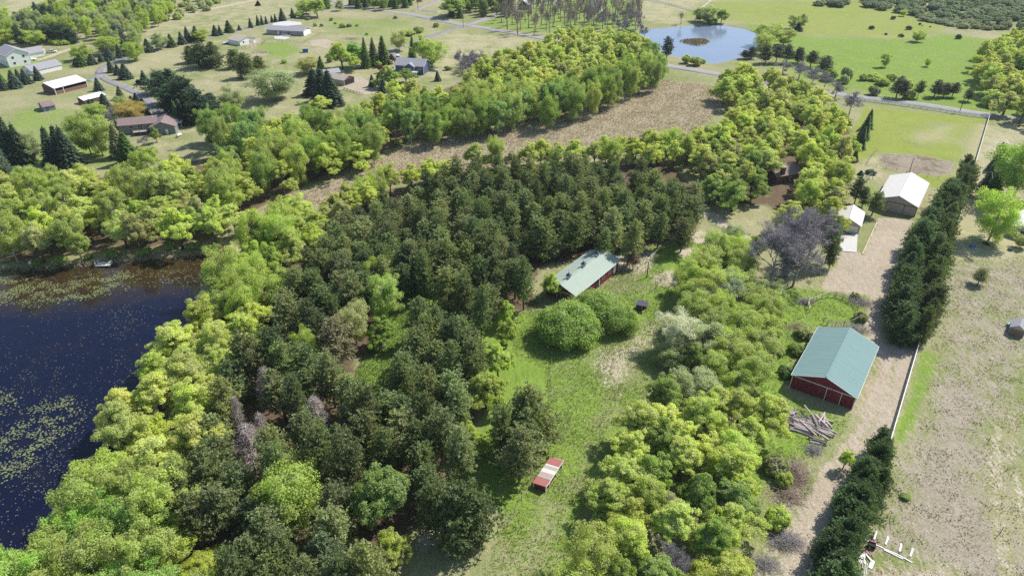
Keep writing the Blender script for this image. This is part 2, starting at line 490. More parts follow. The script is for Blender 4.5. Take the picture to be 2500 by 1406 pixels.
# relief: a gentle roll, the two basins, the rise of the banks
rng = np.random.default_rng(5)
Z = np.zeros(len(P2))
for _ in range(14):
    a = rng.uniform(0, 6.28); lam = rng.uniform(14, 70); ph = rng.uniform(0, 6.28)
    Z += 0.045 * math.sqrt(lam / 40) * np.sin((P2[:, 0] * math.cos(a) + P2[:, 1] * math.sin(a)) * 6.283 / lam + ph)
Z *= np.clip(1 - np.hypot(P2[:, 0], P2[:, 1] - 250) / 1200, 0, 1)
WATER_Z, POND_Z = -0.45, -0.35
for poly, depth in ((LAKE, 1.3), (POND, 1.0)):
    idx = local(poly, 6)
    d = signed_dist(P2[idx], poly)
    f = sstep(d, -3.0, 2.5)
    Z[idx] = Z[idx] * (1 - f) - depth * f
idx = local(ISLET, 4)
Z[idx] = np.maximum(Z[idx], -1.0 + 1.05 * sstep(signed_dist(P2[idx], ISLET), -1.5, 1.0))
W8[idx, MARSH] = np.maximum(W8[idx, MARSH], sstep(signed_dist(P2[idx], ISLET), -1.5, 0.5))
def ground_z(x, y):
    i = int(np.clip(np.searchsorted(gx, x) - 1, 0, NX - 2)); j = int(np.clip(np.searchsorted(gy, y) - 1, 0, NY - 2))
    tx = (x - gx[i]) / (gx[i+1] - gx[i]); ty = (y - gy[j]) / (gy[j+1] - gy[j])
    z = Z.reshape(NY, NX)
    return float((z[j, i] * (1-tx) + z[j, i+1] * tx) * (1-ty) + (z[j+1, i] * (1-tx) + z[j+1, i+1] * tx) * ty)

def ground_material():
    m, nt, out = nodes_of("ground_cover")
    k = NT(nt)
    v = k.coords()
    a1 = k.new("ShaderNodeAttribute", attribute_name="cover_a")
    a2 = k.new("ShaderNodeAttribute", attribute_name="cover_b")
    s1 = k.new("ShaderNodeSeparateColor"); k.link(a1.outputs["Color"], s1.inputs[0])
    s2 = k.new("ShaderNodeSeparateColor"); k.link(a2.outputs["Color"], s2.inputs[0])
    w = [s1.outputs[0], s1.outputs[1], s1.outputs[2], a1.outputs["Alpha"], s2.outputs[0], s2.outputs[1], s2.outputs[2], a2.outputs["Alpha"]]
    big = k.noise(v, 0.022, 4, 0.6)
    mid = k.noise(v, 0.13, 5, 0.65)
    sml = k.noise(v, 0.75, 4, 0.65)
    fine = k.noise(v, 3.2, 3, 0.7)
    stretch = k.new("ShaderNodeMapping"); k.link(v, stretch.inputs[0]); stretch.inputs["Scale"].default_value = (1.0, 0.35, 1.0); stretch.inputs["Rotation"].default_value = (0, 0, R(-35))
    streak = k.noise(stretch.outputs[0], 1.1, 4, 0.7)
    brk = k.math('ADD', k.math('MULTIPLY', mid, 0.5), k.math('ADD', k.math('MULTIPLY', sml, 0.3), k.math('MULTIPLY', fine, 0.2)))
    brk2 = k.math('ADD', k.math('MULTIPLY', mid, 0.3), k.math('ADD', k.math('MULTIPLY', streak, 0.45), k.math('MULTIPLY', fine, 0.25)))
    wide = {id(brk): k.ramp(brk, 0.36, 0.64), id(brk2): k.ramp(brk2, 0.36, 0.64)}
    def cover(weight, nz=brk, hard=4.0, amp=1.5):
        nz = wide[id(nz)]
        x = k.math('ADD', weight, k.math('MULTIPLY', k.math('SUBTRACT', nz, 0.5), amp))
        return k.math('MULTIPLY_ADD', k.math('SUBTRACT', x, 0.5), hard, 0.5, clamp=True)
    def two(c1, c2, f): return k.mix(f, c1, c2)
    tuft = k.ramp(fine, 0.40, 0.62)
    gr = k.ramp(k.math('ADD', k.math('MULTIPLY', big, 0.45), k.math('MULTIPLY', brk2, 0.55)), 0.42, 0.57)
    base = two((0.200, 0.235, 0.080), (0.355, 0.325, 0.195), gr)
    lush = two((0.120, 0.215, 0.026), (0.255, 0.345, 0.070), k.ramp(brk2, 0.36, 0.64))
    lime = two((0.215, 0.275, 0.042), (0.285, 0.315, 0.080), k.ramp(brk, 0.38, 0.62))
    dirt = two((0.345, 0.285, 0.215), (0.475, 0.410, 0.320), k.ramp(brk2, 0.38, 0.62))
    heath = two((0.260, 0.222, 0.165), (0.385, 0.338, 0.270), k.ramp(brk2, 0.36, 0.64))
    marsh = two((0.250, 0.205, 0.120), (0.420, 0.360, 0.265), k.ramp(brk2, 0.36, 0.66))
    litter = two((0.080, 0.058, 0.036), (0.190, 0.138, 0.088), k.ramp(brk, 0.35, 0.65))
    sand = two((0.375, 0.320, 0.225), (0.525, 0.465, 0.365), k.ramp(brk2, 0.36, 0.62))
    dry = two((0.315, 0.290, 0.155), (0.430, 0.400, 0.250), k.ramp(brk, 0.36, 0.62))
    c = base
    for i, cc, nz in ((7, dry, brk), (0, lush, brk), (1, lime, brk), (3, heath, brk2), (4, marsh, brk2), (5, litter, brk), (6, sand, brk2), (2, dirt, brk2)):
        c = k.mix(cover(w[i], nz, 2.6, 0.85), c, cc)
    # tussocks: small darker clumps of stalks everywhere but on bare gravel
    vor = k.new("ShaderNodeTexVoronoi", feature='F1'); k.link(v, vor.inputs["Vector"]); vor.inputs["Scale"].default_value = 1.15
    spot = k.math('MULTIPLY', k.ramp(vor.outputs["Distance"], 0.30, 0.12), k.ramp(mid, 0.46, 0.62))
    spot = k.math('MULTIPLY', spot, k.math('SUBTRACT', 1.0, k.math('MAXIMUM', w[2], w[1])))
    c = k.mix(k.math('MULTIPLY', spot, 0.40), c, (0.10, 0.095, 0.05))
    c = k.mix(1.0, c, k.mix(tuft, (0.80, 0.80, 0.78), (1.08, 1.08, 1.06)), 'MULTIPLY')
    b = k.new("ShaderNodeBsdfPrincipled")
    k.link(c, b.inputs["Base Color"])
    b.inputs["Roughness"].default_value = 0.95
    b.inputs["Specular IOR Level"].default_value = 0.1
    hgt = k.math('ADD', k.math('MULTIPLY', fine, 0.5), k.math('ADD', k.math('MULTIPLY', sml, 0.5), k.math('MULTIPLY', streak, 0.3)))
    k.link(k.bump(hgt, 0.75, 0.35), b.inputs["Normal"])
    k.link(b.outputs[0], out.inputs[0])
    return m
GROUND_M = ground_material()

V3 = np.concatenate([P2, Z[:, None]], 1)
jj, ii = np.meshgrid(np.arange(NY - 1), np.arange(NX - 1), indexing='ij')
F4 = np.stack([jj * NX + ii, jj * NX + ii + 1, (jj + 1) * NX + ii + 1, (jj + 1) * NX + ii], -1).reshape(-1, 4)
FC = P2[F4].mean(1)
owner = np.zeros(len(F4), int)
def own(k, poly):
    lo, hi = poly.min(0), poly.max(0)
    idx = np.where((FC[:, 0] > lo[0]) & (FC[:, 0] < hi[0]) & (FC[:, 1] > lo[1]) & (FC[:, 1] < hi[1]))[0]
    owner[idx[signed_dist(FC[idx], poly) > 0]] = k
for k_, p_ in ((1, LAWN_P), (2, YARD_P), (2, SOUTH_DRIVE), (3, ARENA_P), (4, MARSH_P), (5, TRACK_P), (6, GRAVEL_ROAD), (6, HOUSE_DRIVE)): own(k_, p_)
def ground_piece(name, which, label):
    F = F4[which]
    used, inv = np.unique(F, return_inverse=True)
    me = mesh_np(name, V3[used], inv.reshape(-1, 4), GROUND_M, True)
    for nm, sl in (("cover_a", slice(0, 4)), ("cover_b", slice(4, 8))):
        at = me.attributes.new(nm, 'FLOAT_COLOR', 'POINT')
        at.data.foreach_set("color", W8[used][:, sl].astype(np.float32).ravel())
    return structure(name, me, label)
ground_piece("ground", owner == 0, "rough grass and bare soil spreading across the whole farmland")
ground_piece("lawn", owner == 1, "bright lime green mown paddock between the road and the cream barns")
ground_piece("gravel_drive", owner == 2, "pale gravel yard and drive running past the barns along the pine rows")
ground_piece("riding_arena", owner == 3, "purplish brown sand arena behind the cream barn")
ground_piece("marsh", owner == 4, "dry brown marsh winding between the woods")
ground_piece("farm_track", owner == 5, "short pale sand track beside the pine plantation")
ground_piece("gravel_road", owner == 6, "pale gravel road leading to the white house")

# ---------------------------------------------------------------- water
def water_material(name, deep, murk, ripple, attr=False, rough=0.03):
    m, nt, out = nodes_of(name)
    k = NT(nt)
    v = k.coords()
    n = k.noise(v, 0.05, 3, 0.6)
    f = k.ramp(n, 0.45, 0.7)
    if attr:
        a = k.new("ShaderNodeAttribute", attribute_name="shallow_reflect")
        f = k.math('ADD', a.outputs["Fac"], k.math('MULTIPLY', k.math('SUBTRACT', k.noise(v, 0.16, 4, 0.65), 0.5), 0.7), clamp=True)
    c = k.mix(f, deep, murk)
    b = k.new("ShaderNodeBsdfPrincipled")
    k.link(c, b.inputs["Base Color"])
    b.inputs["Roughness"].default_value = rough
    b.inputs["IOR"].default_value = 1.333
    st = k.new("ShaderNodeMapping"); k.link(v, st.inputs[0]); st.inputs["Scale"].default_value = (1.0, 0.5, 1.0)
    h = k.math('ADD', k.noise(st.outputs[0], 1.6, 3, 0.6), k.math('MULTIPLY', k.noise(v, 0.25, 2, 0.5), 1.2))
    k.link(k.bump(h, ripple, 0.1), b.inputs["Normal"])
    k.link(b.outputs[0], out.inputs[0])
    return m
def water_sheet(name, poly, z, mat, label, step=4.0, attr=None):
    lo, hi = poly.min(0) - 3, poly.max(0) + 3
    xs = np.arange(lo[0], hi[0] + step, step); ys = np.arange(lo[1], hi[1] + step, step)
    X, Y = np.meshgrid(xs, ys)
    P = np.stack([X.ravel(), Y.ravel()], 1)
    j, i = np.meshgrid(np.arange(len(ys) - 1), np.arange(len(xs) - 1), indexing='ij')
    n = len(xs)
    F = np.stack([j*n+i, j*n+i+1, (j+1)*n+i+1, (j+1)*n+i], -1).reshape(-1, 4)
    F = F[signed_dist(P[F].mean(1), poly) > -step * 1.2]
    used, inv = np.unique(F, return_inverse=True)
    me = mesh_np(name, np.concatenate([P[used], np.full((len(used), 1), z)], 1), inv.reshape(-1, 4), mat)
    if attr is not None:
        at = me.attributes.new("shallow_reflect", 'FLOAT', 'POINT')
        at.data.foreach_set("value", attr(P[used]).astype(np.float32))
    return structure(name, me, label)
SHALLOW_REFLECT_LINE = GP([(-200,690),(0,690),(200,680),(330,665),(440,650),(540,625)])  # brown along here: shallow lakebed murk plus tree reflection painted into the water colour
water_sheet("lake", LAKE, WATER_Z, water_material("lake_water", (0.004, 0.006, 0.022), (0.040, 0.025, 0.010), 0.10, True),
            "dark blue lake strewn with lily pads", 3.0, lambda P: np.clip(1.15 - line_dist(P, SHALLOW_REFLECT_LINE) / 16.0, 0, 1))
water_sheet("pond", POND, POND_Z, water_material("pond_water", (0.17, 0.215, 0.30), (0.19, 0.235, 0.32), 0.35, False, 0.06), "bright blue farm pond with a small brown islet", 3.0)

# ---------------------------------------------------------------- asphalt roads
def asphalt(name, rgb):
    m, nt, out = nodes_of(name)
    k = NT(nt); v = k.coords()
    f = k.ramp(k.math('ADD', k.math('MULTIPLY', k.noise(v, 0.3, 4, 0.6), 0.5), k.math('MULTIPLY', k.noise(v, 5, 3, 0.6), 0.5)), 0.35, 0.65)
    c = k.mix(f, tuple(x * 0.82 for x in rgb), tuple(x * 1.1 for x in rgb))
    crack = k.new("ShaderNodeTexVoronoi", feature='DISTANCE_TO_EDGE'); k.link(v, crack.inputs["Vector"]); crack.inputs["Scale"].default_value = 0.09
    c = k.mix(k.math('MULTIPLY', k.ramp(crack.outputs["Distance"], 0.012, 0.003), 0.6), c, tuple(x * 0.5 for x in rgb))
    b = k.new("ShaderNodeBsdfPrincipled"); k.link(c, b.inputs["Base Color"]); b.inputs["Roughness"].default_value = 0.9
    b.inputs["Specular IOR Level"].default_value = 0.2
    k.link(b.outputs[0], out.inputs[0])
    return m
ASPHALT = asphalt("asphalt_worn", (0.30, 0.285, 0.29))
ASPHALT2 = asphalt("asphalt_lane", (0.25, 0.24, 0.245))
def road(name, pts, w, z, mat, label):
    c = smooth_line(GP(pts))
    T = np.gradient(c, axis=0); T /= np.linalg.norm(T, axis=1)[:, None]
    N = np.stack([-T[:, 1], T[:, 0]], 1)
    rr = np.random.default_rng(len(pts))
    rows = []
    for o in (-0.5, -0.47, -0.2, 0.2, 0.47, 0.5):
        jit = rr.normal(0, 0.12, len(c)) if abs(o) == 0.5 else 0
        q = c + N * (w * o + jit)[:, None] if abs(o) == 0.5 else c + N * (w * o)
        zz = np.array([max(ground_z(*c[i]), ground_z(*q[i])) for i in range(len(c))]) + (z if abs(o) < 0.5 else z - 0.25)
        rows.append(np.concatenate([q, zz[:, None]], 1))
    V = np.stack(rows, 1).reshape(-1, 3); k = 6
    F = [(i*k+j, i*k+j+1, (i+1)*k+j+1, (i+1)*k+j) for i in range(len(c)-1) for j in range(k-1)]
    return structure(name, mesh_np(name, V, np.array(F)[:, ::-1], mat, True), label)
road("road", [(700,-30),(770,-8),(830,8),(870,19),(1000,36),(1085,53),(1150,64),(1215,75),(1290,88),(1400,108),(1500,130),(1625,160),(1690,171),(1765,184),(1850,198),(1960,215),(2060,232),(2200,250),(2330,268),(2500,295),(2640,318),(2800,350)], 6.6, 0.10, ASPHALT,
     "grey asphalt country road crossing the picture past the pond")
road("side_road", [(1145,60),(1180,48),(1215,36),(1260,24),(1330,10),(1420,-8)], 5.0, 0.13, ASPHALT, "grey side road running off behind the bare trees")
road("lane", [(1145,62),(1115,69),(1085,80),(1040,94),(1000,108),(968,122),(958,128),(965,137),(985,146)], 3.6, 0.16, ASPHALT2, "narrow asphalt lane to the slate blue house")
road("driveway_lane", [(868,18),(800,24),(740,39),(690,52),(620,66),(560,80),(480,97),(400,116),(330,136),(285,152),(252,165),(244,178),(262,196),(300,212),(335,228),(362,246),(385,272),(405,296)], 4.4, 0.14, ASPHALT2,
     "long grey lane lined with spruces curving to the brown ranch house")
road("driveway_spur", [(246,176),(240,186),(228,192),(214,198)], 4.0, 0.18, ASPHALT2, "short grey spur to the open brown shed")
road("neighbour_drive", [(1010,28),(1030,18),(1055,8),(1085,-4)], 4.0, 0.15, ASPHALT, "short driveway by the picket fences at the top")
CONCRETE = solid("concrete", (0.52, 0.51, 0.48), 0.85, 0.14, 0.8)
def pad(name, pts, mat, label, h=0.12):
    P = GP(pts)
    z = max(ground_z(*p) for p in P)
    me = MB().prism([tuple(p) for p in P][::-1], z - 0.4, z + h).mesh(name, mat)
    return structure(name, me, label)
pad("concrete_apron", [(2050,577),(2093.5,571.5),(2091,617.5),(2049,614)], CONCRETE, "pale concrete apron before the tan garage")
pad("parking_pad", [(372,296),(400,280),(430,284),(436,306),(400,312),(385,304)], CONCRETE, "concrete parking pad beside the brown ranch house")
pad("house_apron", [(668,58),(700,52),(735,56),(738,62),(690,66),(664,64)], CONCRETE, "pale parking apron behind the long grey ranch house")
# ---------------------------------------------------------------- plants: meshes shared by all trees of a kind
def unit(v): return v / (np.linalg.norm(v, axis=-1, keepdims=True) + 1e-9)
def rand_dirs(n, rng): return unit(rng.normal(size=(n, 3)))
def leaf_mesh(name, C, N, size, rng, mat, long=1.0, wide=0.62, along=None):
    """one rhombic leaf spray per point"""
    n = len(C)
    t = along if along is not None else np.cross(N, rand_dirs(n, rng))
    t = unit(t); b = unit(np.cross(N, t))
    s = (size * rng.uniform(0.65, 1.3, n))[:, None]
    fold = N * s * 0.18
    V = np.stack([C - t * s * long, C + b * s * wide + fold, C + t * s * long, C - b * s * wide + fold], 1).reshape(-1, 3)
    F = np.arange(4 * n).reshape(-1, 4)
    return mesh_np(name, V, F, mat)
def limbs(name, segs, mat, n=5):
    """segs: list of (points, radii)"""
    mb = MB()
    for p, r in segs: mb.tube(p, r, n)
    return mb.mesh(name, mat, True)
def bend(a, b, rng, k=4, amp=0.12):
    a, b = np.array(a, float), np.array(b, float)
    L = np.linalg.norm(b - a)
    pts = [a + (b - a) * t + rng.normal(0, amp * L * math.sin(math.pi * t), 3) * (0.5 if 0 < t < 1 else 0) for t in np.linspace(0, 1, k)]
    return pts

def make_oak(seed, h=14.0, rad=5.2, leaf=0.16, n_leaf=27000, low=0.26, bark=None, nl=11):
    """irregular crown: sprays of leaves on rising limbs, open at the sides"""
    rng = np.random.default_rng(seed)
    ph = rng.uniform(0, 6.28, 4)
    def reach(a, t): return 1 + 0.24 * math.sin(2 * a + ph[0]) + 0.16 * math.sin(3 * a + ph[1]) + 0.12 * math.sin(5 * a + ph[2] + 6 * t)
    lobes = []
    for i in range(nl):
        a = 2.4 * i + rng.uniform(-0.5, 0.5)
        q = rng.uniform(0.30, 0.72) if i else 0.05
        q *= reach(a, 0)
        zc = h * (0.76 - 0.44 * q + rng.uniform(-0.08, 0.08)) if i else h * 0.79
        lobes.append((np.array([math.cos(a) * rad * q, math.sin(a) * rad * q, zc]), rad * rng.uniform(0.28, 0.50)))
    puffs = []
    for c, r in lobes:
        m = int(20 + 14 * r / rad)
        d = rand_dirs(m, rng)
        d[:, 2] = d[:, 2] * 0.85 + 0.20
        d = unit(d)
        rr = r * rng.uniform(0.45, 1.22, m)
        cs = c + d * rr[:, None] * np.array([1.0, 1.0, 0.80])
        for p, dd in zip(cs, d):
            if p[2] > h * low and rng.uniform() > 0.08: puffs.append((p, r * rng.uniform(0.16, 0.42), dd))
    wts = np.array([r ** 1.7 for _, r, _ in puffs]); wts = wts / wts.sum() * n_leaf
    C, N = [], []
    mid = np.array([0, 0, h * 0.52])
    for (p, r, dd), w_ in zip(puffs, wts):
        per = max(8, int(w_))
        out = unit(p - mid)
        d = unit(rand_dirs(per, rng) + 0.38 * out + np.array([0, 0, 0.18]))
        sq = np.array([rng.uniform(0.8, 1.25), rng.uniform(0.8, 1.25), rng.uniform(0.55, 0.9)])
        C.append(p + d * sq * (r * (0.35 + 0.85 * rng.uniform(0, 1, per) ** 0.7))[:, None])
        N.append(unit(0.55 * d + 0.25 * out + np.array([0, 0, 0.25]) + 0.45 * rng.normal(size=(per, 3))))
    C, N = np.concatenate(C), np.concatenate(N)
    crown = leaf_mesh("oak_crown", C, N, leaf, rng, LEAF, 0.9, 0.62)
    segs = [([(0, 0, -0.3), (0.05, 0.03, h * 0.2), (0.12, -0.05, h * 0.45), (0, 0, h * 0.72)], [0.034 * h * 0.9, 0.026 * h, 0.018 * h, 0.05])]
    for c, r in lobes[1:]:
        segs.append((bend((0.05, 0, h * rng.uniform(0.22, 0.45)), c + np.array([0, 0, r * 0.3]), rng), [0.012 * h, 0.009 * h, 0.006 * h, 0.03]))
        for _ in range(4):
            e = c + rand_dirs(1, rng)[0] * r * 1.0
            segs.append((bend(c * np.array([.7, .7, .95]), e, rng, 3), [0.07, 0.05, 0.02]))
    return limbs("oak_trunk", segs, bark or BARK_BROWN), crown, h, rad

def make_birch(seed, h=15.0, rad=3.3, leaf=0.145, n_leaf=24000, bark=None, low=0.25, airy=1.0):
    """slender tree: pale stem, upswept branches, airy sprays"""
    rng = np.random.default_rng(seed)
    segs = [([(0, 0, -0.3), (rng.normal(0, .15), rng.normal(0, .15), h * 0.35), (rng.normal(0, .25), rng.normal(0, .25), h * 0.7), (rng.normal(0, .3), rng.normal(0, .3), h * 0.97)], [0.018 * h * 0.8, 0.014 * h * .8, 0.009 * h * .8, 0.03])]
    tips = []
    for i in range(34):
        t = rng.uniform(low, 0.93)
        a = rng.uniform(0, 6.283)
        prof = math.sin(math.pi * min(1, (1 - t) * 0.95 + 0.10)) ** 0.75
        L = rad * prof * rng.uniform(0.7, 1.15)
        z0 = h * (t - 0.10); z1 = h * t + L * 0.35
        e = np.array([math.cos(a) * L, math.sin(a) * L, z1])
        segs.append((bend((0, 0, z0), e, rng, 4, 0.08), [0.06, 0.045, 0.03, 0.012]))
        tips += [(e, 1.0), (np.array([e[0] * .62, e[1] * .62, z0 + (z1 - z0) * .7]), 0.9)]
        for _ in range(2):
            e2 = e + rng.normal(0, 0.55, 3) * rad * 0.4
            tips.append((e2, 0.8))
    tips.append((np.array([0, 0, h * 0.97]), 0.8))
    per = n_leaf // len(tips)
    C, N = [], []
    for p, sc in tips:
        d = rand_dirs(per, rng)
        rr = rad * 0.30 * sc * airy * rng.uniform(0.15, 1.0, per) ** 0.55
        C.append(p + d * rr[:, None] * np.array([1, 1, 1.15]))
        out = unit(np.array([p[0], p[1], 0.6 * rad]))
        N.append(unit(0.5 * d + 0.45 * out + 0.55 * rng.normal(size=(per, 3))))
    C, N = np.concatenate(C), np.concatenate(N)
    return limbs("birch_trunk", segs, bark or BARK_WHITE, 4), leaf_mesh("birch_crown", C, N, leaf, rng, LEAF, 0.95, 0.6), h, rad

def make_pine(seed, h=14.0, rad=3.3, base=0.30, sharp=0.62, droop=0.05, blades=7, blade=0.30, dens=1.0, rag=0.30):
    """pine: ragged whorls of branches ending in tufts of needles"""
    rng = np.random.default_rng(seed)
    C, N, T = [], [], []
    lean = rng.normal(0, 0.025, 2)
    def axis_at(z): return np.array([lean[0] * z + 0.12 * math.sin(z * 0.5 + seed), lean[1] * z, z])
    segs = [([tuple(axis_at(z_) - (np.array([0, 0, .3]) if z_ == 0 else 0)) for z_ in (0, h * .35, h * .7, h * .98)], [0.15 + 0.006 * h, 0.014 * h, 0.008 * h, 0.03])]
    ph = rng.uniform(0, 6.28, 6)
    z = h * base
    while z < h * 0.985:
        t = (z - h * base) / (h * (1 - base))
        env = rad * (max(0.0, 1 - t) ** sharp) * min(1.0, 0.60 + t * 2.0)
        env *= 1 + 0.16 * math.sin(z * 1.9 + ph[4]) + 0.10 * math.sin(z * 4.1 + ph[5])
        nb = 7 if t < 0.85 else 5
        a0 = rng.uniform(0, 6.28)
        o = axis_at(z)
        for i in range(nb):
            if rng.uniform() < 0.10: continue
            a = a0 + 6.283 * i / nb + rng.normal(0, 0.22)
            lob = 1 + rag * (0.6 * math.sin(2 * a + ph[0] + z * 0.25) + 0.5 * math.sin(3 * a + ph[1] - z * 0.6) + 0.3 * math.sin(5 * a + ph[2] + z))
            L = max(0.35, env * lob * rng.uniform(0.70, 1.18))
            up = L * (0.12 + 0.40 * t) - droop * L * (1 - t) * 4
            d = np.array([math.cos(a), math.sin(a), 0])
            dz = rng.uniform(-0.18, 0.18)
            if L > 1.0 and rng.uniform() < 0.5:
                segs.append(([tuple(o), tuple(o + d * L * 0.5 + np.array([0, 0, dz + up * 0.3])), tuple(o + d * L + np.array([0, 0, dz + up]))], [0.045, 0.03, 0.012]))
            k = max(3, int(L / 0.25 * dens))
            for u in np.linspace(0.30, 1.04, k):
                side = np.array([-d[1], d[0], 0]) * rng.normal(0, 0.24 * L * u * 0.8)
                p = o + d * L * u + side + np.array([0, 0, dz + up * u * u + rng.normal(0.06, 0.16)])
                f = unit(d * 0.70 + side * 0.5 + np.array([0, 0, 0.60]))
                dirs = unit(f * 0.60 + rand_dirs(blades, rng))
                C.append(p + dirs * blade * 0.62)
                T.append(dirs)
                N.append(unit(np.cross(dirs, rand_dirs(blades, rng)) + 0.5 * f))
        z += rng.uniform(0.34, 0.50) * (h / 14) / dens ** 0.5
    C, N, T = np.concatenate(C), np.concatenate(N), np.concatenate(T)
    return limbs("pine_trunk", segs, BARK_BROWN, 5), leaf_mesh("pine_crown", C, N, blade, rng, NEEDLE, 0.80, 0.27, along=T), h, rad

def make_spruce(seed, h=9.0, rad=2.3, leaf=0.24, base=0.04, sharp=0.92):
    """spruce: tiers of drooping fans"""
    rng = np.random.default_rng(seed)
    C, N, T = [], [], []
    z = h * base
    while z < h * 0.97:
        t = z / h
        env = rad * (1 - t) ** sharp + 0.10
        nb = int(9 + 5 * (1 - t))
        a0 = rng.uniform(0, 6.28)
        for i in range(nb):
            a = a0 + 6.283 * i / nb + rng.normal(0, 0.12)
            L = env * rng.uniform(0.80, 1.12)
            d = np.array([math.cos(a), math.sin(a), 0.0]); s = np.array([-d[1], d[0], 0.0])
            k = max(3, int(L / 0.17))
            u = np.linspace(0.25, 1.0, k)
            for sg in (-1, 0, 1):
                off = sg * (0.10 + 0.26 * L * (1.05 - u)) * rng.uniform(0.5, 1.1, k)
                p = d * (L * u)[:, None] + s * off[:, None]
                p[:, 2] = z - 0.24 * L * u ** 1.5 + 0.10 * L * np.maximum(0, u - 0.75) * 4 * 0.4 + rng.normal(0, 0.035, k)
                C.append(p)
                T.append(unit(d * 1.0 + s * sg * 0.8 + rng.normal(0, 0.25, (k, 3)) + np.array([0, 0, -0.15])))
                N.append(unit(np.array([0, 0, 1.0]) + d * 0.55 + rng.normal(0, 0.32, (k, 3))))
        z += rng.uniform(0.24, 0.36) * (h / 9) ** 0.5
    tip = 14
    C.append(np.stack([np.zeros(tip), np.zeros(tip), np.linspace(h * 0.92, h, tip)], 1)); T.append(unit(rand_dirs(tip, rng) * 0.5 + np.array([0, 0, 1.0]))); N.append(rand_dirs(tip, rng))
    C, N, T = np.concatenate(C), np.concatenate(N), np.concatenate(T)
    trunk = limbs("spruce_trunk", [([(0, 0, -0.3), (0, 0, h * 0.5), (0, 0, h * 0.97)], [0.16, 0.10, 0.02])], BARK_BROWN, 5)
    return trunk, leaf_mesh("spruce_crown", C, N, leaf, rng, NEEDLE, 0.90, 0.42, along=T), h, rad

def make_bush(seed, h=3.2, rad=2.0, leaf=0.20, n_leaf=5200, n_puff=26, fat=1.0):
    """many-stemmed rounded bush, leafy to the ground"""
    rng = np.random.default_rng(seed)
    puffs = []
    for i in range(n_puff):
        d = rand_dirs(1, rng)[0]; d[2] = abs(d[2]) * 0.9 + 0.05
        p = d * np.array([rad, rad, h * 0.62]) * rng.uniform(0.55, 0.82) + np.array([0, 0, h * 0.22])
        puffs.append((p, rad * rng.uniform(0.26, 0.42) * fat))
    per = n_leaf // len(puffs)
    C, N = [], []
    for p, r in puffs:
        d = rand_dirs(per, rng)
        q = p + d * (r * rng.uniform(0.5, 1.05, per))[:, None]
        q[:, 2] = np.maximum(q[:, 2], 0.06)
        C.append(q); N.append(unit(0.7 * d + 0.3 * unit(p) + 0.45 * rng.normal(size=(per, 3))))
    C, N = np.concatenate(C), np.concatenate(N)
    segs = [(bend((rng.normal(0, .15), rng.normal(0, .15), -0.2), p, rng, 3), [0.06, 0.04, 0.015]) for p, r in puffs[:10]]
    return limbs("bush_stems", segs, BARK_BROWN, 4), leaf_mesh("bush_crown", C, N, leaf, rng, LEAF, 0.85, 0.65), h, rad

def twig_mesh(name, A, B, ra, rb, mat):
    """three-sided twigs"""
    A, B = np.asarray(A), np.asarray(B)
    d = unit(B - A)
    x = unit(np.cross(d, np.array([0.31, 0.52, 0.79]))); y = np.cross(d, x)
    V = []
    for P, r in ((A, np.asarray(ra)), (B, np.asarray(rb))):
        for k in range(3):
            an = 2.0944 * k
            V.append(P + (x * math.cos(an) + y * math.sin(an)) * r[:, None])
    V = np.stack(V, 1).reshape(-1, 3)
    o = np.arange(len(A))[:, None] * 6
    F = np.concatenate([o + np.array([[0, 1, 4, 3]]), o + np.array([[1, 2, 5, 4]]), o + np.array([[2, 0, 3, 5]])])
    return mesh_np(name, V, F, mat)
def make_bare(seed, h=15.0, rad=6.0, mat=None, levels=6, kids=4, up=0.35, thick=1.0, first=0.22):
    """leafless tree: limbs forking into a haze of twigs"""
    rng = np.random.default_rng(seed)
    A, B, RA, RB = [], [], [], []
    lead = [np.array([0, 0, -0.3]), np.array([rng.normal(0, .1), rng.normal(0, .1), h * first]), np.array([rng.normal(0, .3), rng.normal(0, .3), h * 0.55])]
    tr = limbs("bare_trunk", [(lead, [0.026 * h * thick, 0.020 * h * thick, 0.010 * h * thick])], mat or BARK_GREY, 6)
    front = []
    for i in range(9):
        t = rng.uniform(0.0, 1.0)
        p = lead[1] + (lead[2] - lead[1]) * t
        a = rng.uniform(0, 6.28)
        front.append((p, unit(np.array([math.cos(a), math.sin(a), rng.uniform(0.4, 1.1)])), h * rng.uniform(0.20, 0.30), 0.009 * h * thick))
    front.append((lead[2], np.array([0, 0, 1.0]), h * 0.28, 0.009 * h * thick))
    for lv in range(levels):
        nxt = []
        for p, d, L, r in front:
            e = p + d * L + rng.normal(0, 0.06 * L, 3)
            m = p + d * L * 0.5 + rng.normal(0, 0.06 * L, 3)
            rt = max(r * 0.62, 0.019)
            A += [p, m]; B += [m, e]; RA += [r, (r + rt) / 2]; RB += [(r + rt) / 2, rt]
            if lv < levels - 1:
                for j in range(kids):
                    s0 = p + (e - p) * rng.uniform(0.35, 1.0)
                    nd = unit(d * 0.75 + rand_dirs(1, rng)[0] * 0.75 + np.array([0, 0, up]))
                    nxt.append((s0, nd, L * rng.uniform(0.50, 0.74), rt * 0.9))
        front = nxt
        if len(front) > 9000: front = [front[i] for i in rng.choice(len(front), 9000, replace=False)]
    B = np.array(B); A = np.array(A)
    sc = rad / (np.percentile(np.hypot(B[:, 0], B[:, 1]), 96) + 1e-6)
    for Q in (A, B): Q[:, 0] *= sc; Q[:, 1] *= sc
    return tr, twig_mesh("bare_crown", A, B, RA, RB, mat or BARK_GREY), h, rad
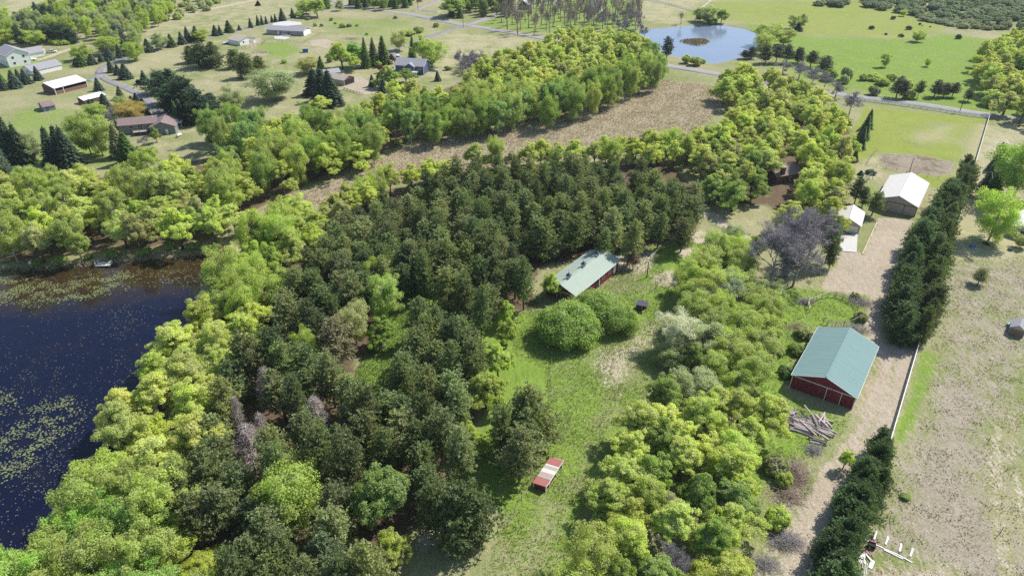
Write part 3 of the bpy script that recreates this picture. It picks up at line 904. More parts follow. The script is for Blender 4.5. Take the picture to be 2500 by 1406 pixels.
def make_dead_pine(seed, h=12.5, rad=2.8):
    """dead pine: pale stem, whorls of bare drooping branches, rusty twigs"""
    rng = np.random.default_rng(seed)
    A, B, RA, RB = [], [], [], []
    z = h * 0.2
    while z < h * 0.98:
        t = z / h
        for i in range(6):
            a = rng.uniform(0, 6.28)
            L = rad * (1.05 - t) ** 0.6 * rng.uniform(0.6, 1.1)
            e = np.array([math.cos(a) * L, math.sin(a) * L, z + L * rng.uniform(-0.1, 0.35)]); p = np.array([0, 0, z])
            A.append(p); B.append(e); RA.append(0.06); RB.append(0.03)
            for j in range(11):
                s0 = p + (e - p) * rng.uniform(0.25, 1.0)
                q = s0 + unit((e - p) / L * 0.7 + rand_dirs(1, rng)[0] * 0.8) * rng.uniform(0.3, 0.8)
                A.append(s0); B.append(q); RA.append(0.026); RB.append(0.014)
        z += 0.32
    tr = limbs("snag_trunk", [([(0, 0, -0.3), (0.1, 0, h * 0.5), (0, 0, h)], [0.18, 0.12, 0.03])], BARK_GREY, 5)
    return tr, twig_mesh("snag_crown", np.array(A), np.array(B), RA, RB, TWIG_DEAD), h, rad

KIND = {
 'oak':    [make_oak(s, rad=r, low=l) for s, r, l in ((11, 5.2, .26), (12, 4.9, .24), (13, 5.5, .28), (14, 5.0, .22), (15, 5.3, .3), (16, 4.6, .24), (17, 4.8, .2))],
 'maple':  [make_oak(s, h=9.0, rad=4.2, leaf=0.14, n_leaf=34000, low=0.05) for s in (21, 22, 23)],
 'birch':  [make_birch(s, rad=r) for s, r in ((31, 3.3), (32, 3.0), (33, 3.7), (34, 3.4))],
 'aspen':  [make_birch(s, h=14, rad=3.6, leaf=0.16, n_leaf=21000, bark=BARK_GREY, low=0.18, airy=1.2) for s in (41, 42, 43, 44, 45)],
 'pine':   [make_pine(s, rad=r, base=b, sharp=sh) for s, r, b, sh in ((51, 3.1, .24, .52), (52, 3.4, .18, .44), (53, 2.9, .30, .60), (54, 3.3, .22, .40), (55, 3.0, .26, .56), (56, 3.2, .20, .48), (57, 3.0, .34, .42))],
 'edgepine': [make_pine(s, h=11, rad=3.5, base=.05, sharp=sh, droop=0.03, dens=1.1, rag=0.36) for s, sh in ((61, .50), (62, .58), (63, .44), (64, .62), (65, .52))],
 'spruce': [make_spruce(s, rad=r) for s, r in ((71, 2.3), (72, 2.5), (73, 2.1))],
 'bush':   [make_bush(s) for s in (81, 82, 83)],
 'dome':   [make_bush(s, h=8.0, rad=6.0, leaf=0.15, n_leaf=36000, n_puff=110, fat=0.62) for s in (85, 86, 87)],
 'bare':   [make_bare(s) for s in (91, 92)],
 'barethin': [make_bare(s, h=13, rad=2.6, levels=5, kids=3, up=0.75, first=0.34, thick=0.85, mat=BARK_DRAB) for s in (93, 94)],
 'snag':   [make_dead_pine(s) for s in (96, 97)],
}
NAMES = {'oak': 'oak_tree', 'maple': 'maple_tree', 'birch': 'birch_tree', 'aspen': 'aspen_tree', 'pine': 'pine_tree', 'edgepine': 'pine_tree', 'spruce': 'spruce_tree',
         'bush': 'bush', 'dome': 'round_tree', 'bare': 'bare_tree', 'barethin': 'bare_tree', 'snag': 'dead_pine_tree'}
# colours of foliage
T_OAK = (0.630, 0.715, 0.150); T_OAK2 = (0.660, 0.720, 0.210); T_OAK3 = (0.540, 0.660, 0.140); T_TAN = (0.580, 0.600, 0.240)
T_FRESH = (0.510, 0.630, 0.110); T_GREEN = (0.340, 0.470, 0.090); T_DEEP = (0.170, 0.310, 0.055); T_BIRCH = (0.490, 0.585, 0.140)
T_PALE = (0.470, 0.540, 0.250); T_SILVER = (0.660, 0.680, 0.580); T_OLIVE = (0.350, 0.380, 0.170); T_YELLOW = (0.580, 0.690, 0.110)
T_PINE = (0.245, 0.315, 0.105); T_PINE2 = (0.310, 0.360, 0.130); T_PINE3 = (0.190, 0.260, 0.090); T_BLUE = (0.170, 0.245, 0.170); T_WPINE = (0.165, 0.275, 0.095); T_SICK = (0.400, 0.390, 0.240)
T_RED = (0.260, 0.100, 0.090); T_GOLD = (0.560, 0.480, 0.120); T_JUNI = (0.050, 0.065, 0.038)
_count = {}
prng = random.Random(77)
def plant(kind, xy, h, width, tint, label, group=None, cat=None, name=None, turn=None):
    """one plant of its own: an empty at the foot with its trunk and its crown"""
    tr, cr, h0, r0 = KIND[kind][_count.get(kind, 0) % len(KIND[kind])]
    _count[kind] = _count.get(kind, 0) + 1
    t = thing(name or NAMES[kind], label, cat or ('bush' if kind == 'bush' else 'tree'), (float(xy[0]), float(xy[1]), ground_z(*xy)), 0, group)
    sc = (width / 2 / r0, width / 2 / r0, h / h0)
    rot = (prng.gauss(0, 0.025), prng.gauss(0, 0.025), prng.uniform(0, 6.283) if turn is None else turn)
    a = obj("trunk" if kind not in ('bush', 'dome') else "stems", tr, t, None, rot, sc)
    b = obj("crown", cr, t, None, rot, sc)
    j = prng.uniform(0.84, 1.10) if kind not in ('pine', 'edgepine') else prng.uniform(0.70, 1.30)
    b.color = (min(.78, tint[0] * j * prng.uniform(0.95, 1.04)), min(.78, tint[1] * j), tint[2] * j * prng.uniform(0.85, 1.2), 1.0)
    return t
# ---------------------------------------------------------------- woods: each tree stands where its crown shows
ORD = ["first", "second", "third", "fourth", "fifth", "sixth", "seventh", "eighth", "ninth", "tenth", "eleventh", "twelfth", "thirteenth", "fourteenth", "fifteenth", "sixteenth", "seventeenth", "eighteenth", "nineteenth", "twentieth", "twenty-first", "twenty-second", "twenty-third", "twenty-fourth"]
PENDING = []
taken = []                                           # (x, y, r) of trees standing so far
def fill(poly, zc, spacing, mixt, where, group, seed, inset=1.5, avoid=()):
    rng_ = np.random.default_rng(seed)
    W = GP(poly, zc)
    pts = poisson(W, spacing, rng_)
    if len(pts): pts = pts[signed_dist(pts, W) > inset]
    for av in avoid:
        if len(pts): pts = pts[signed_dist(pts, GP(av, zc)) < 0]
    wts = np.array([m[0] for m in mixt], float); wts /= wts.sum()
    n = 0
    for p in pts:
        if any((p[0] - q[0]) ** 2 + (p[1] - q[1]) ** 2 < q[2] ** 2 for q in taken): continue
        _, kind, h, w, tint, adj = mixt[rng_.choice(len(mixt), p=wts)]
        s = rng_.uniform(0.85, 1.17)
        t = plant(kind, p, rng_.uniform(*h), rng_.uniform(*w) * s ** 0.5, tint, f"{adj} {where}".strip(), group)
        PENDING.append((t, f"{adj} {where}".strip(), p))
        n += 1
    return n
def solo(x, ybase, ytop, wpx, kind, tint, label, group=None, fr=None, cat=None, name=None):
    """a tree whose foot and top can be seen; fr = corner of the detail view the numbers were read in"""
    if fr is not None: x, ybase, ytop, wpx = fr[0] + x * .256, fr[1] + ybase * .256, fr[1] + ytop * .256, wpx * .256
    g = G(x, ybase)
    h = max(0.5, height_of(g, ytop) * 0.97)
    w = wpx / px_per_m(x, (ybase + ytop) / 2)
    taken.append((g[0], g[1], w * 0.40))
    return plant(kind, g, h, w, tint, label, group, cat, name)
def at_crown(x, y, h, w, kind, tint, label, group=None, zf=0.6):
    """a tree whose crown centre is seen at x, y"""
    g = G(x, y, h * zf)
    taken.append((g[0], g[1], w * (0.75 if kind == 'snag' else 0.40 if 'pine' in kind else 0.58)))
    return plant(kind, g, h, w, tint, label, group)
A_, B_, C0, D_ = (0, 0), (620, 0), (1240, 0), (1860, 0)
E_, F_, G_, H_ = (0, 340), (620, 340), (1240, 340), (1860, 340)
K_, L_ = (1240, 690), (1860, 690)

# --- single trees that can be named
at_crown(1388, 782, 10.0, 17.0, 'dome', T_GREEN, "broad round green tree, largest of three below the stable", "round trees below the stable", .45)
at_crown(1455, 745, 9.0, 14.5, 'dome', T_GREEN, "round green tree hiding the near corner of the stable", "round trees below the stable", .45)
at_crown(1513, 773, 7.5, 10.5, 'dome', T_GREEN, "round green tree beside the small dark shelter", "round trees below the stable", .45)
at_crown(1345, 695, 7.0, 5.5, 'maple', T_FRESH, "bright green tree at the left gable of the stable")
at_crown(1935, 590, 19.0, 19, 'bare', T_OLIVE, "big leafless purplish grey tree beside the tan garage", None, .55)
at_crown(1895, 630, 15.0, 13, 'bare', T_OLIVE, "smaller leafless grey tree below the big bare tree", None, .55)
at_crown(1985, 580, 15, 12, 'bare', T_OLIVE, "leafless grey tree against the wall of the tan garage", None, .55)
at_crown(1950, 640, 13, 11, 'bare', T_OLIVE, "leafless grey tree at the foot of the dark garage pine", None, .55)
at_crown(1665, 815, 9.0, 7.5, 'aspen', T_SILVER, "silvery white tree at the edge of the thicket", None, .55)
at_crown(1715, 830, 8.0, 7.0, 'aspen', (0.566, 0.652, 0.413), "silver green tree right of the silvery white tree", None, .55)
at_crown(1775, 705, 8.0, 6.0, 'aspen', (0.44, 0.50, 0.30), "grey green tree in the middle of the thicket", None, .55)
at_crown(1640, 870, 5.0, 5.0, 'aspen', (0.36, 0.45, 0.19), "low green tree below the silvery white tree", None, .55)
at_crown(1700, 945, 7.0, 7.0, 'aspen', (0.44, 0.52, 0.24), "grey green tree between silver tree and oaks", None, .55)
at_crown(935, 735, 11, 6.5, 'aspen', (0.456, 0.609, 0.184), "pale green willow-like tree above the clearing", None, .5)
at_crown(905, 680, 11, 5.0, 'aspen', T_FRESH, "slim fresh green tree among the pines above the clearing", None, .6)
at_crown(928, 815, 7.5, 6.2, 'maple', T_GREEN, "rounded green tree on the grassy clearing", None, .45)
at_crown(862, 785, 10.5, 5.5, 'aspen', T_TAN, "tan green tree in the pines beside the clearing", None, .6)
at_crown(815, 830, 12, 8.0, 'pine', T_SICK, "grey thinning pine beside the clearing", None, .55)
at_crown(745, 845, 10, 4.5, 'aspen', T_FRESH, "small fresh green tree wedged between pines", None, .6)
at_crown(1185, 955, 8.5, 8.5, 'maple', T_FRESH, "bright green maple glowing among dark pines", "bright maples at the plantation edge", .5)
at_crown(1215, 880, 8.5, 7.0, 'maple', T_FRESH, "bright green maple above the brightest one", "bright maples at the plantation edge", .5)
at_crown(1235, 815, 8.0, 5.5, 'maple', T_FRESH, "uppermost bright green maple along the plantation edge", "bright maples at the plantation edge", .5)
at_crown(1235, 765, 7.0, 4.5, 'maple', T_FRESH, "small bright maple near the round trees", "bright maples at the plantation edge", .5)
at_crown(1045, 950, 7.0, 5.5, 'maple', T_GREEN, "green maple under the tall pine below the clearing", None, .5)
at_crown(1145, 1070, 6.5, 5.5, 'maple', T_FRESH, "green maple leaning over the meadow shadow", None, .5)
at_crown(705, 1225, 12.0, 8.5, 'aspen', T_FRESH, "bright green tree in a gap of the lower plantation", None, .5)
at_crown(935, 1215, 12.5, 11.0, 'maple', (0.326, 0.479, 0.108), "wide green tree amid pines near the small clearing", None, .5)
at_crown(955, 1345, 8.0, 6.0, 'oak', T_YELLOW, "small yellow green tree below the small clearing", None, .5)
at_crown(505, 1395, 7.0, 8.0, 'oak', T_YELLOW, "yellow green tree at the bottom edge left of the pines", None, .5)
at_crown(770, 1015, 11.0, 6.5, 'snag', T_OLIVE, "dead grey pine with rusty twigs right of centre among pines", "dead pines", .62)
at_crown(605, 1085, 10.5, 7.5, 'snag', T_OLIVE, "dead pine with wide rusty crown near the lakeside oaks", "dead pines", .6)
at_crown(640, 935, 11.5, 5.0, 'snag', T_OLIVE, "dead grey pine high in the lower plantation", "dead pines", .66)
at_crown(640, 1050, 9.5, 4.5, 'snag', T_OLIVE, "slim dead pine beside the wide rusty one", "dead pines", .6)
at_crown(575, 1000, 11, 3.6, 'snag', T_OLIVE, "narrow bare pine top beside the lakeside oaks", "dead pines", .7)
at_crown(815, 905, 8, 4.5, 'snag', T_OLIVE, "low broken dead pine below the clearing", "dead pines", .6)
at_crown(1640, 1375, 6.5, 5.5, 'bare', T_OLIVE, "leafless grey bush at the bottom of the oak thicket", None, .5)
at_crown(1630, 1245, 6.5, 3.5, 'bare', T_OLIVE, "leafless stems in a hole of the oak thicket", None, .5)
at_crown(70, 1365, 9.5, 3.0, 'bare', T_OLIVE, "bleached dead tree leaning over the lake shore", None, .75)
at_crown(1135, 1265, 13.0, 9.8, 'edgepine', T_PINE3, "big dark pine standing alone beside the lower meadow", None, .45)
at_crown(1300, 1015, 13.5, 9.5, 'edgepine', T_PINE2, "broad grey green pine at the meadow edge above the striped shelter", None, .5)
at_crown(1325, 575, 12.5, 10.0, 'edgepine', T_PINE, "broad pine standing free left of the stable", None, .55)
at_crown(1555, 600, 5.5, 4.5, 'pine', T_PINE2, "small pine by the sandy corner behind the stable", None, .55)
at_crown(1548, 630, 5.5, 3.6, 'pine', (0.283, 0.217, 0.131), "scrawny brownish pine by the stable's far end", None, .6)
at_crown(1900, 1262, 3.8, 4.6, 'bush', T_FRESH, "bright green bush above the lower brush pile", None, .4)
at_crown(1915, 1170, 3.0, 3.0, 'bush', T_FRESH, "small green bush beside the upper brush pile", None, .4)
at_crown(1895, 1135, 3.5, 4.5, 'bush', T_OLIVE, "olive bush in the hollow below the log pile", None, .4)
at_crown(1965, 810, 2.8, 4.2, 'bush', T_PALE, "pale bush at the back corner of the red barn", None, .4)
at_crown(1945, 850, 2.6, 4.0, 'bush', T_GREEN, "dark green bush along the left wall of the red barn", None, .4)
at_crown(1918, 905, 2.4, 3.6, 'bush', T_DEEP, "low bush below the left eave of the red barn", None, .4)
at_crown(2103, 770, 2.6, 3.2, 'bush', T_PALE, "light green bush by the round pen", None, .4)
at_crown(2090, 722, 1.6, 2.4, 'bush', T_OLIVE, "grey green shrub above the round pen", None, .4)
at_crown(2082, 716, 1.3, 1.0, 'spruce', T_DEEP, "tiny dark conifer above the round pen", None, .4)
at_crown(2210, 1211, 0.9, 1.8, 'bush', T_GREEN, "lone small green bush on the dry field", None, .4)
at_crown(2065, 1122, 4.5, 3.0, 'oak', T_YELLOW, "young yellow green tree at the head of the lower pine row", None, .5)
# --- right edge
solo(2160, 965, 520, 310, 'aspen', (0.479, 0.652, 0.098), "lone light green tree before the white-roofed building", None, H_)
solo(2400, 545, -60, 380, 'aspen', (0.392, 0.588, 0.098), "tall green tree at the right edge above the spruces", None, H_)
solo(2055, 1385, 1225, 150, 'pine', T_OLIVE, "small ragged pine alone on the dry field", None, H_)
solo(2455, 1030, 925, 100, 'aspen', T_PALE, "sapling by the blue junk at the right edge", None, H_)
for i, (x, yb, yt, w) in enumerate([(2130,480,300,130),(2200,510,290,170),(2185,300,130,110),(2250,260,75,110),(2150,420,210,110),(2235,420,200,130)]):
    solo(x, yb, yt, w, 'spruce', T_DEEP if i % 2 else T_BLUE, f"{ORD[i]} dark spruce of the clump right of the long white fence", "spruce clump at the long fence", H_)
solo(2290, 70, 22, 55, 'spruce', T_JUNI, "small juniper on the pale patch near the long white fence", None, H_, 'bush')
solo(2448, 1212, 1190, 24, 'spruce', T_JUNI, "tiny juniper below the road at the right edge", None, D_, 'bush')
for i, (x, yb, yt, w) in enumerate([(880,620,360,150),(955,650,455,120),(1045,725,490,160),(600,1190,720,180),(640,1240,980,110)]):
    solo(x, yb, yt, w, 'pine', T_PINE3, ["dark pine between oaks and the cream barn", "thin dark pine left of the cream barn's corner", "bushy pine at the cream barn's front corner", "tall dark pine between bare tree and tan garage", "shorter dark pine by the garage apron"][i], None, H_)
solo(940, 345, 300, 70, 'spruce', T_BLUE, "small blue spruce by the garden swing", None, H_)
solo(1035, 335, 285, 100, 'bush', T_BLUE, "low grey green shrub behind the garden swing", None, H_)
for i, (fr, x, yb, yt, w) in enumerate([(D_,1000,1230,1035,110),(D_,960,1330,1090,120),(D_,930,1420,1190,110),(H_,880,215,85,80),(H_,800,240,75,70)]):
    solo(x, yb, yt, w, 'spruce', T_WPINE, f"{ORD[i]} dark green conifer from the road in the row by the lime paddock", "conifers on the paddock edge", fr)
# the two rows of pines beside the gravel yard
def hedge(line, n, off, h, w, tint, text, group, seed):
    """a planted row: uneven spacing, heights and widths"""
    r_ = np.random.default_rng(seed)
    P = smooth_line(GP(line)); seg = np.linalg.norm(np.diff(P, axis=0), axis=1); cum = np.concatenate([[0], np.cumsum(seg)])
    S = np.sort((np.arange(n) + r_.uniform(-.3, .3, n)).clip(0, n - 1)) / (n - 1) * cum[-1]
    for i, s_ in enumerate(S):
        p = np.array([np.interp(s_, cum, P[:, 0]), np.interp(s_, cum, P[:, 1])]) + r_.normal(0, off, 2)
        k_ = r_.uniform(0.84, 1.08)
        taken.append((p[0], p[1], 2.0))
        kd = 'edgepine'
        plant(kd, p, h * k_, w * r_.uniform(0.8, 1.2) * (1.0 if kd == 'edgepine' else 0.9), tuple(c * 0.85 for c in tint), f"{ORD[i]} {text}", group)
hedge([(2182,845),(2190,800),(2196,740),(2204,690),(2222,645),(2246,600),(2272,560),(2300,520),(2316,495)], 17, 0.5, 9.4, 6.4, T_WPINE, "pine up from the red barn in the yard-side row", "blue green pines along the gravel yard", 101)
hedge([(2243,840),(2252,790),(2262,735),(2272,685),(2284,640),(2298,595),(2314,550),(2332,505),(2348,465),(2356,440)], 20, 0.4, 9.6, 5.8, T_PINE3, "pine up from the red barn in the fence-side row", "dark pines along the long white fence", 102)
hedge([(2145,1120),(2130,1170),(2108,1225),(2090,1275),(2074,1330),(2058,1390),(2046,1440)], 14, 0.35, 7.4, 5.0, (0.15, 0.26, 0.08), "pine down the fence side of the lower row", "dark green pines of the lower row", 103)
hedge([(2105,1175),(2082,1225),(2062,1275),(2044,1330),(2028,1385),(2014,1440)], 12, 0.35, 6.6, 4.8, (0.13, 0.235, 0.075), "pine down the drive side of the lower row", "drive side pines of the lower row", 104)

# --- left farm: spruces, field pines, garden trees
rows = [(45,860,745,95),(150,838,655,140),(190,775,650,80),(262,797,648,115),(370,762,622,100)]
for i, r in enumerate(rows): solo(*r, 'spruce', T_BLUE, f"{ORD[i]} blue spruce in the row before the grey-roofed shed", "blue spruces before the grey-roofed shed", A_)
solo(35, 800, 690, 90, 'spruce', T_GREEN, "greenish spruce at the left edge behind the blue row", None, A_)
solo(950, 868, 738, 105, 'spruce', T_BLUE, "blue spruce alone between the open shed and the lane", None, A_)
solo(1385, 805, 665, 105, 'spruce', T_BLUE, "blue spruce alone in the field right of the lane bend", None, A_)
solo(1325, 802, 752, 55, 'bush', T_JUNI, "small round juniper beside the lone blue spruce", None, A_)
for i, r in enumerate([(780,632,508,120),(885,616,508,115),(970,592,505,75),(735,622,545,80),(1050,575,448,115),(1150,552,415,95),(1205,540,365,95),(1330,502,388,105),(1420,497,358,120),(1640,447,318,105),(1740,422,298,95),(1800,402,245,95),(1880,396,238,110),
                       (2060,342,236,90),(2105,337,236,60),(2190,312,188,105),(2285,292,238,50),(2395,266,163,55),(2465,246,142,48)]):
    solo(*r, 'spruce', T_BLUE if i % 3 else T_DEEP, f"{ORD[i]} spruce from the lane bend in the long lane row", "spruces lining the long grey lane", A_)
for i, r in enumerate([(45,246,140,50),(80,241,140,45),(120,231,150,42),(175,217,145,42),(210,214,130,45),(275,202,75,85),(375,176,73,62)]):
    solo(*r, 'spruce', T_BLUE if i % 3 else T_DEEP, f"{ORD[i]} spruce of the upper lane row towards the road", "spruces lining the upper lane", B_)
for i, r in enumerate([(1070,692,543,85),(1130,712,608,85),(1205,752,598,145)]): solo(*r, 'spruce', T_BLUE, f"{ORD[i]} blue spruce inside the lane bend", "blue spruces inside the lane bend", A_)
for i, r in enumerate([(900,1112,933,105),(1030,1102,883,160),(1265,1002,908,85),(1312,1003,876,95),(1382,1103,928,115)]): solo(*r, 'spruce', (0.108, 0.164, 0.120), f"{ORD[i]} dark spruce behind the brown ranch house", "dark spruces behind the ranch house", A_)
for i, r in enumerate([(1830,602,438,160),(1950,642,405,210),(2050,642,398,200)]): solo(*r, 'edgepine', T_PINE3, f"{ORD[i]} pine of the left clump on the tan field", "pine clump on the tan field", A_)
for i, r in enumerate([(2250,652,468,160),(2350,742,505,185),(2470,692,535,150)]): solo(*r, 'edgepine', T_PINE, f"{ORD[i]} pine of the right clump on the tan field", "right pine clump on the tan field", A_)
for i, r in enumerate([(1560,885,668,250),(1680,985,655,320),(1790,1120,735,340),(1910,1150,850,330),(2020,1080,895,220),(1640,1080,800,220),(1850,1180,900,260)]): solo(*r, 'edgepine', (0.078, 0.149, 0.078), f"{ORD[i]} pine of the big dark clump beside the ranch house", "big dark pine clump by the ranch house", A_)
solo(1750, 1185, 935, 130, 'spruce', T_BLUE, "blue spruce before the big dark pine clump", None, A_)
solo(1715, 1195, 940, 100, 'spruce', T_DEEP, "green spruce before the big dark pine clump", None, A_)
solo(800, 575, 430, 155, 'aspen', T_FRESH, "light green tree behind the spruces left of the lane", None, A_)
solo(1040, 520, 358, 180, 'aspen', T_FRESH, "wide light green tree among the lane spruces", None, A_)
solo(1290, 582, 415, 135, 'aspen', T_FRESH, "light green young tree at the edge of the lane", None, A_)
solo(1535, 475, 325, 120, 'aspen', T_PALE, "sparse pale tree in the lane row", None, A_)
solo(1925, 392, 285, 130, 'aspen', T_FRESH, "fresh green tree closing the lane row", None, A_)
solo(340, 432, 295, 160, 'aspen', T_FRESH, "light green lawn tree behind the white house", None, A_)
solo(80, 425, 285, 150, 'aspen', T_FRESH, "light green tree at the left edge behind the white house", None, A_)
for i, (x, w) in enumerate(((510, 70), (555, 75), (600, 75), (632, 50))): solo(x, 428 if i else 415, 365 if i else 358, w + 25, 'bush', T_FRESH, f"{ORD[i]} bright rounded shrub of the hedge behind the white house", "hedge shrubs behind the white house", A_)
solo(255, 600, 555, 75, 'bush', T_DEEP, "dark shrub at the wall of the white house", None, A_)
for i, r in enumerate([(200,424,248,110),(250,414,300,95),(400,384,245,100),(480,394,235,140),(560,402,215,130),(620,412,215,140),(690,414,262,140)]): solo(*r, 'edgepine', (0.098, 0.164, 0.098), f"{ORD[i]} dark pine of the windbreak behind the white house", "windbreak pines behind the white house", A_)
solo(950, 1175, 995, 165, 'aspen', T_FRESH, "light green tree left of the dark garden spruces", None, A_)
solo(1155, 950, 812, 95, 'spruce', T_OLIVE, "olive conical tree by the lane above the ranch house", None, A_)
solo(1160, 1010, 920, 110, 'aspen', T_PALE, "pale bushy tree below the olive conical tree", None, A_)
solo(1255, 1175, 985, 230, 'aspen', T_GOLD, "golden green open-crowned tree in the ranch house garden", None, A_)
solo(1110, 1215, 1040, 170, 'bare', T_OLIVE, "grey leafless shrub tree left of the golden garden tree", None, A_)
solo(2225, 1060, 838, 185, 'aspen', T_PALE, "thin pale tree alone on the tan field", None, A_)
for i, r in enumerate([(870,1470,1105,230),(985,1490,1130,220)]): solo(*r, 'aspen', T_BIRCH, ["tall green poplar left of the ranch house", "second tall poplar touching the ranch house"][i], "poplars by the ranch house", A_)
solo(1160, 1500, 1165, 210, 'spruce', T_OLIVE, "tall spruce standing before the brown ranch house", None, A_)
solo(1245, 1560, 1240, 230, 'spruce', T_DEEP, "dark spruce at the corner of the brown ranch house", None, A_)
solo(1500, 1365, 1215, 105, 'maple', T_GREEN, "small tree against the wall of the ranch house", None, A_)
solo(1390, 1400, 1300, 130, 'bare', T_OLIVE, "leafless lilac before the ranch house deck", None, A_)
for i, r in enumerate([(40,1500,960,200),(150,1560,1080,230),(250,1560,1150,200),(520,1560,1190,200),(610,1570,1175,210),(700,1580,1170,230),(30,1700,1240,230)]): solo(*r, 'spruce', (0.108, 0.174, 0.098), f"{ORD[i]} big dark spruce of the stand left of the ranch house", "big spruces left of the ranch house", A_)
solo(350, 1540, 1270, 150, 'aspen', T_PALE, "pale tree in the gap between the big spruces", None, A_)
solo(60, 1720, 1380, 180, 'edgepine', T_BLUE, "blue green pine at the left edge above the lake wood", None, A_)
solo(205, 955, 675, 330, 'aspen', T_PALE, "spreading pale green willow alone on the tan field", None, B_)
solo(850, 665, 405, 260, 'maple', T_FRESH, "bright green round maple left of three tall spruces", None, B_)
solo(965, 635, 398, 190, 'maple', (0.348, 0.588, 0.098), "second bright maple touching the tall spruces", None, B_)
for i, r in enumerate([(1070,645,345,115),(1145,628,345,120),(1240,615,330,140)]): solo(*r, 'spruce', T_DEEP, f"{ORD[i]} of three tall dark spruces above the slate blue house", "three tall spruces", B_)
solo(1388, 482, 288, 125, 'aspen', T_TAN, "yellowish tree standing beside the narrow lane", None, B_)
solo(1512, 556, 326, 85, 'spruce', T_DEEP, "dark spire spruce behind the slate blue house", None, B_)
solo(1610, 590, 345, 210, 'maple', T_FRESH, "bright green tree behind the slate blue house", None, B_)
solo(1700, 645, 400, 210, 'aspen', T_FRESH, "yellow green tree right of the slate blue house", None, B_)
solo(515, 705, 555, 165, 'aspen', T_TAN, "yellow green tree left of the brown horse barn", None, B_)
solo(645, 705, 527, 110, 'spruce', T_DEEP, "spruce top behind the pair of big spruces", None, B_)
for i, r in enumerate([(590,905,640,240),(745,1005,655,240),(665,965,640,220)]): solo(*r, 'spruce', (0.091, 0.153, 0.083), f"{ORD[i]} of the big spruces in front of the brown horse barn", "big spruces before the horse barn", B_)
solo(635, 1095, 885, 200, 'oak', T_OAK, "small light oak below the big spruces", None, B_)
for i, r in enumerate([(565,1122,1018,85),(640,1112,1015,85)]): solo(*r, 'spruce', T_BLUE, ["small blue spruce at the edge of the oak wood", "second small blue spruce at the edge of the oak wood"][i], None, B_)
solo(1130, 825, 705, 85, 'spruce', T_BLUE, "small blue spruce at the corner of the brown paddock", None, B_)
solo(1240, 885, 748, 110, 'spruce', T_BLUE, "dark blue spruce shading the brown paddock", None, B_)
solo(1755, 775, 668, 75, 'spruce', T_BLUE, "small spruce by the white tank right of the slate blue house", None, B_)
solo(1285, 835, 630, 210, 'maple', T_FRESH, "bright maple below the slate blue house", None, B_)
solo(1455, 800, 655, 215, 'maple', T_GREEN, "green maple hiding the foot of the slate blue house", None, B_)
solo(1190, 645, 578, 65, 'maple', T_FRESH, "tiny green tree above the brown paddock", None, B_)
solo(1322, 608, 518, 75, 'maple', T_RED, "dark red crabapple by the narrow lane", None, B_)
solo(1212, 695, 620, 75, 'maple', T_RED, "dark red crabapple above the brown paddock", None, B_)
for i, r in enumerate([(585,252,215,40),(645,254,218,36),(850,266,215,70),(905,260,225,60),(985,255,228,40),(740,200,165,40),(780,230,205,36),(515,195,160,45),(1080,335,305,40),(720,600,540,50),(290,600,555,55),(1350,180,145,40),(1740,258,205,60)]):
    solo(*r, 'bush', T_OLIVE if i % 2 else T_BIRCH, f"{ORD[i]} scrubby bush scattered over the upper meadow", "scrub on the upper meadow", B_)
for i, r in enumerate([(1465,345,278,130),(1570,315,245,115),(1500,335,285,90)]): solo(*r, 'bush', T_BIRCH, f"{ORD[i]} green thicket bush beside the narrow lane", "thicket bushes by the lane", B_)
solo(1845, 672, 620, 65, 'bush', T_OLIVE, "olive bush at the edge of the grey scrub", None, B_)
solo(440, 175, 105, 65, 'aspen', T_FRESH, "small light tree at the end of the spruce row", None, B_)
solo(500, 135, 5, 140, 'aspen', T_FRESH, "light green tree above the upper lane", None, B_)
solo(605, 165, -30, 190, 'maple', T_FRESH, "tall bright tree where lane meets road", None, B_)
solo(705, 85, -20, 90, 'edgepine', T_DEEP, "dark pine behind the tall bright tree", None, B_)
solo(822, 105, 2, 66, 'aspen', T_PALE, "young pale tree at the road fork", None, B_)
solo(40, 56, 5, 62, 'spruce', T_JUNI, "dark round juniper alone at the top", None, B_, 'bush')
solo(1905, 160, -40, 270, 'maple', T_GREEN, "large green tree over the picket fence", None, B_)
solo(1880, 165, 60, 75, 'spruce', T_DEEP, "left dark spruce at the road junction", None, B_)
solo(1965, 178, 78, 80, 'spruce', T_DEEP, "right dark spruce at the road junction", None, B_)
# --- around the pond and the pasture
solo(1510, 592, 338, 125, 'pine', (0.098, 0.164, 0.108), "tall lone pine in front of the pond", None, C0)
for i, r in enumerate([(1700,606,505,95),(1785,628,525,120),(1852,608,548,70)]): solo(*r, 'bush', T_BIRCH, f"{ORD[i]} green bush on the near bank of the pond", "bushes on the near pond bank", C0)
for i, (x, yb, yt, w, k, t) in enumerate([(1835,205,92,110,'aspen',T_DEEP),(1895,222,65,150,'aspen',T_PALE),(1935,228,160,130,'bush',T_DEEP),(2030,224,85,130,'maple',T_GREEN)]): solo(x, yb, yt, w, k, t, ["dark tree at the far pond bank", "pale tree in the middle of the far pond bank", "dark low bush at the far pond bank", "green tree right on the far pond bank"][i], "trees on the far pond bank", C0)
solo(1650, 237, 118, 70, 'barethin', T_OLIVE, "single leafless tree on the far pond bank", None, C0)
solo(1150, 345, 262, 130, 'bush', T_DEEP, "dark bush between oak wood and pond", None, C0)
for i, (x, yb, yt, w) in enumerate([(-100,560,440,110),(-170,560,470,100),(30,604,425,130),(130,604,425,120),(230,606,418,130),(340,606,448,130),(460,645,478,150),(575,725,528,150)]): solo(x, yb, yt, w, 'pine', (0.126, 0.149, 0.098), f"{ORD[i]} dark pine of the grove right of the pond", "dark pine grove by the pond", D_)
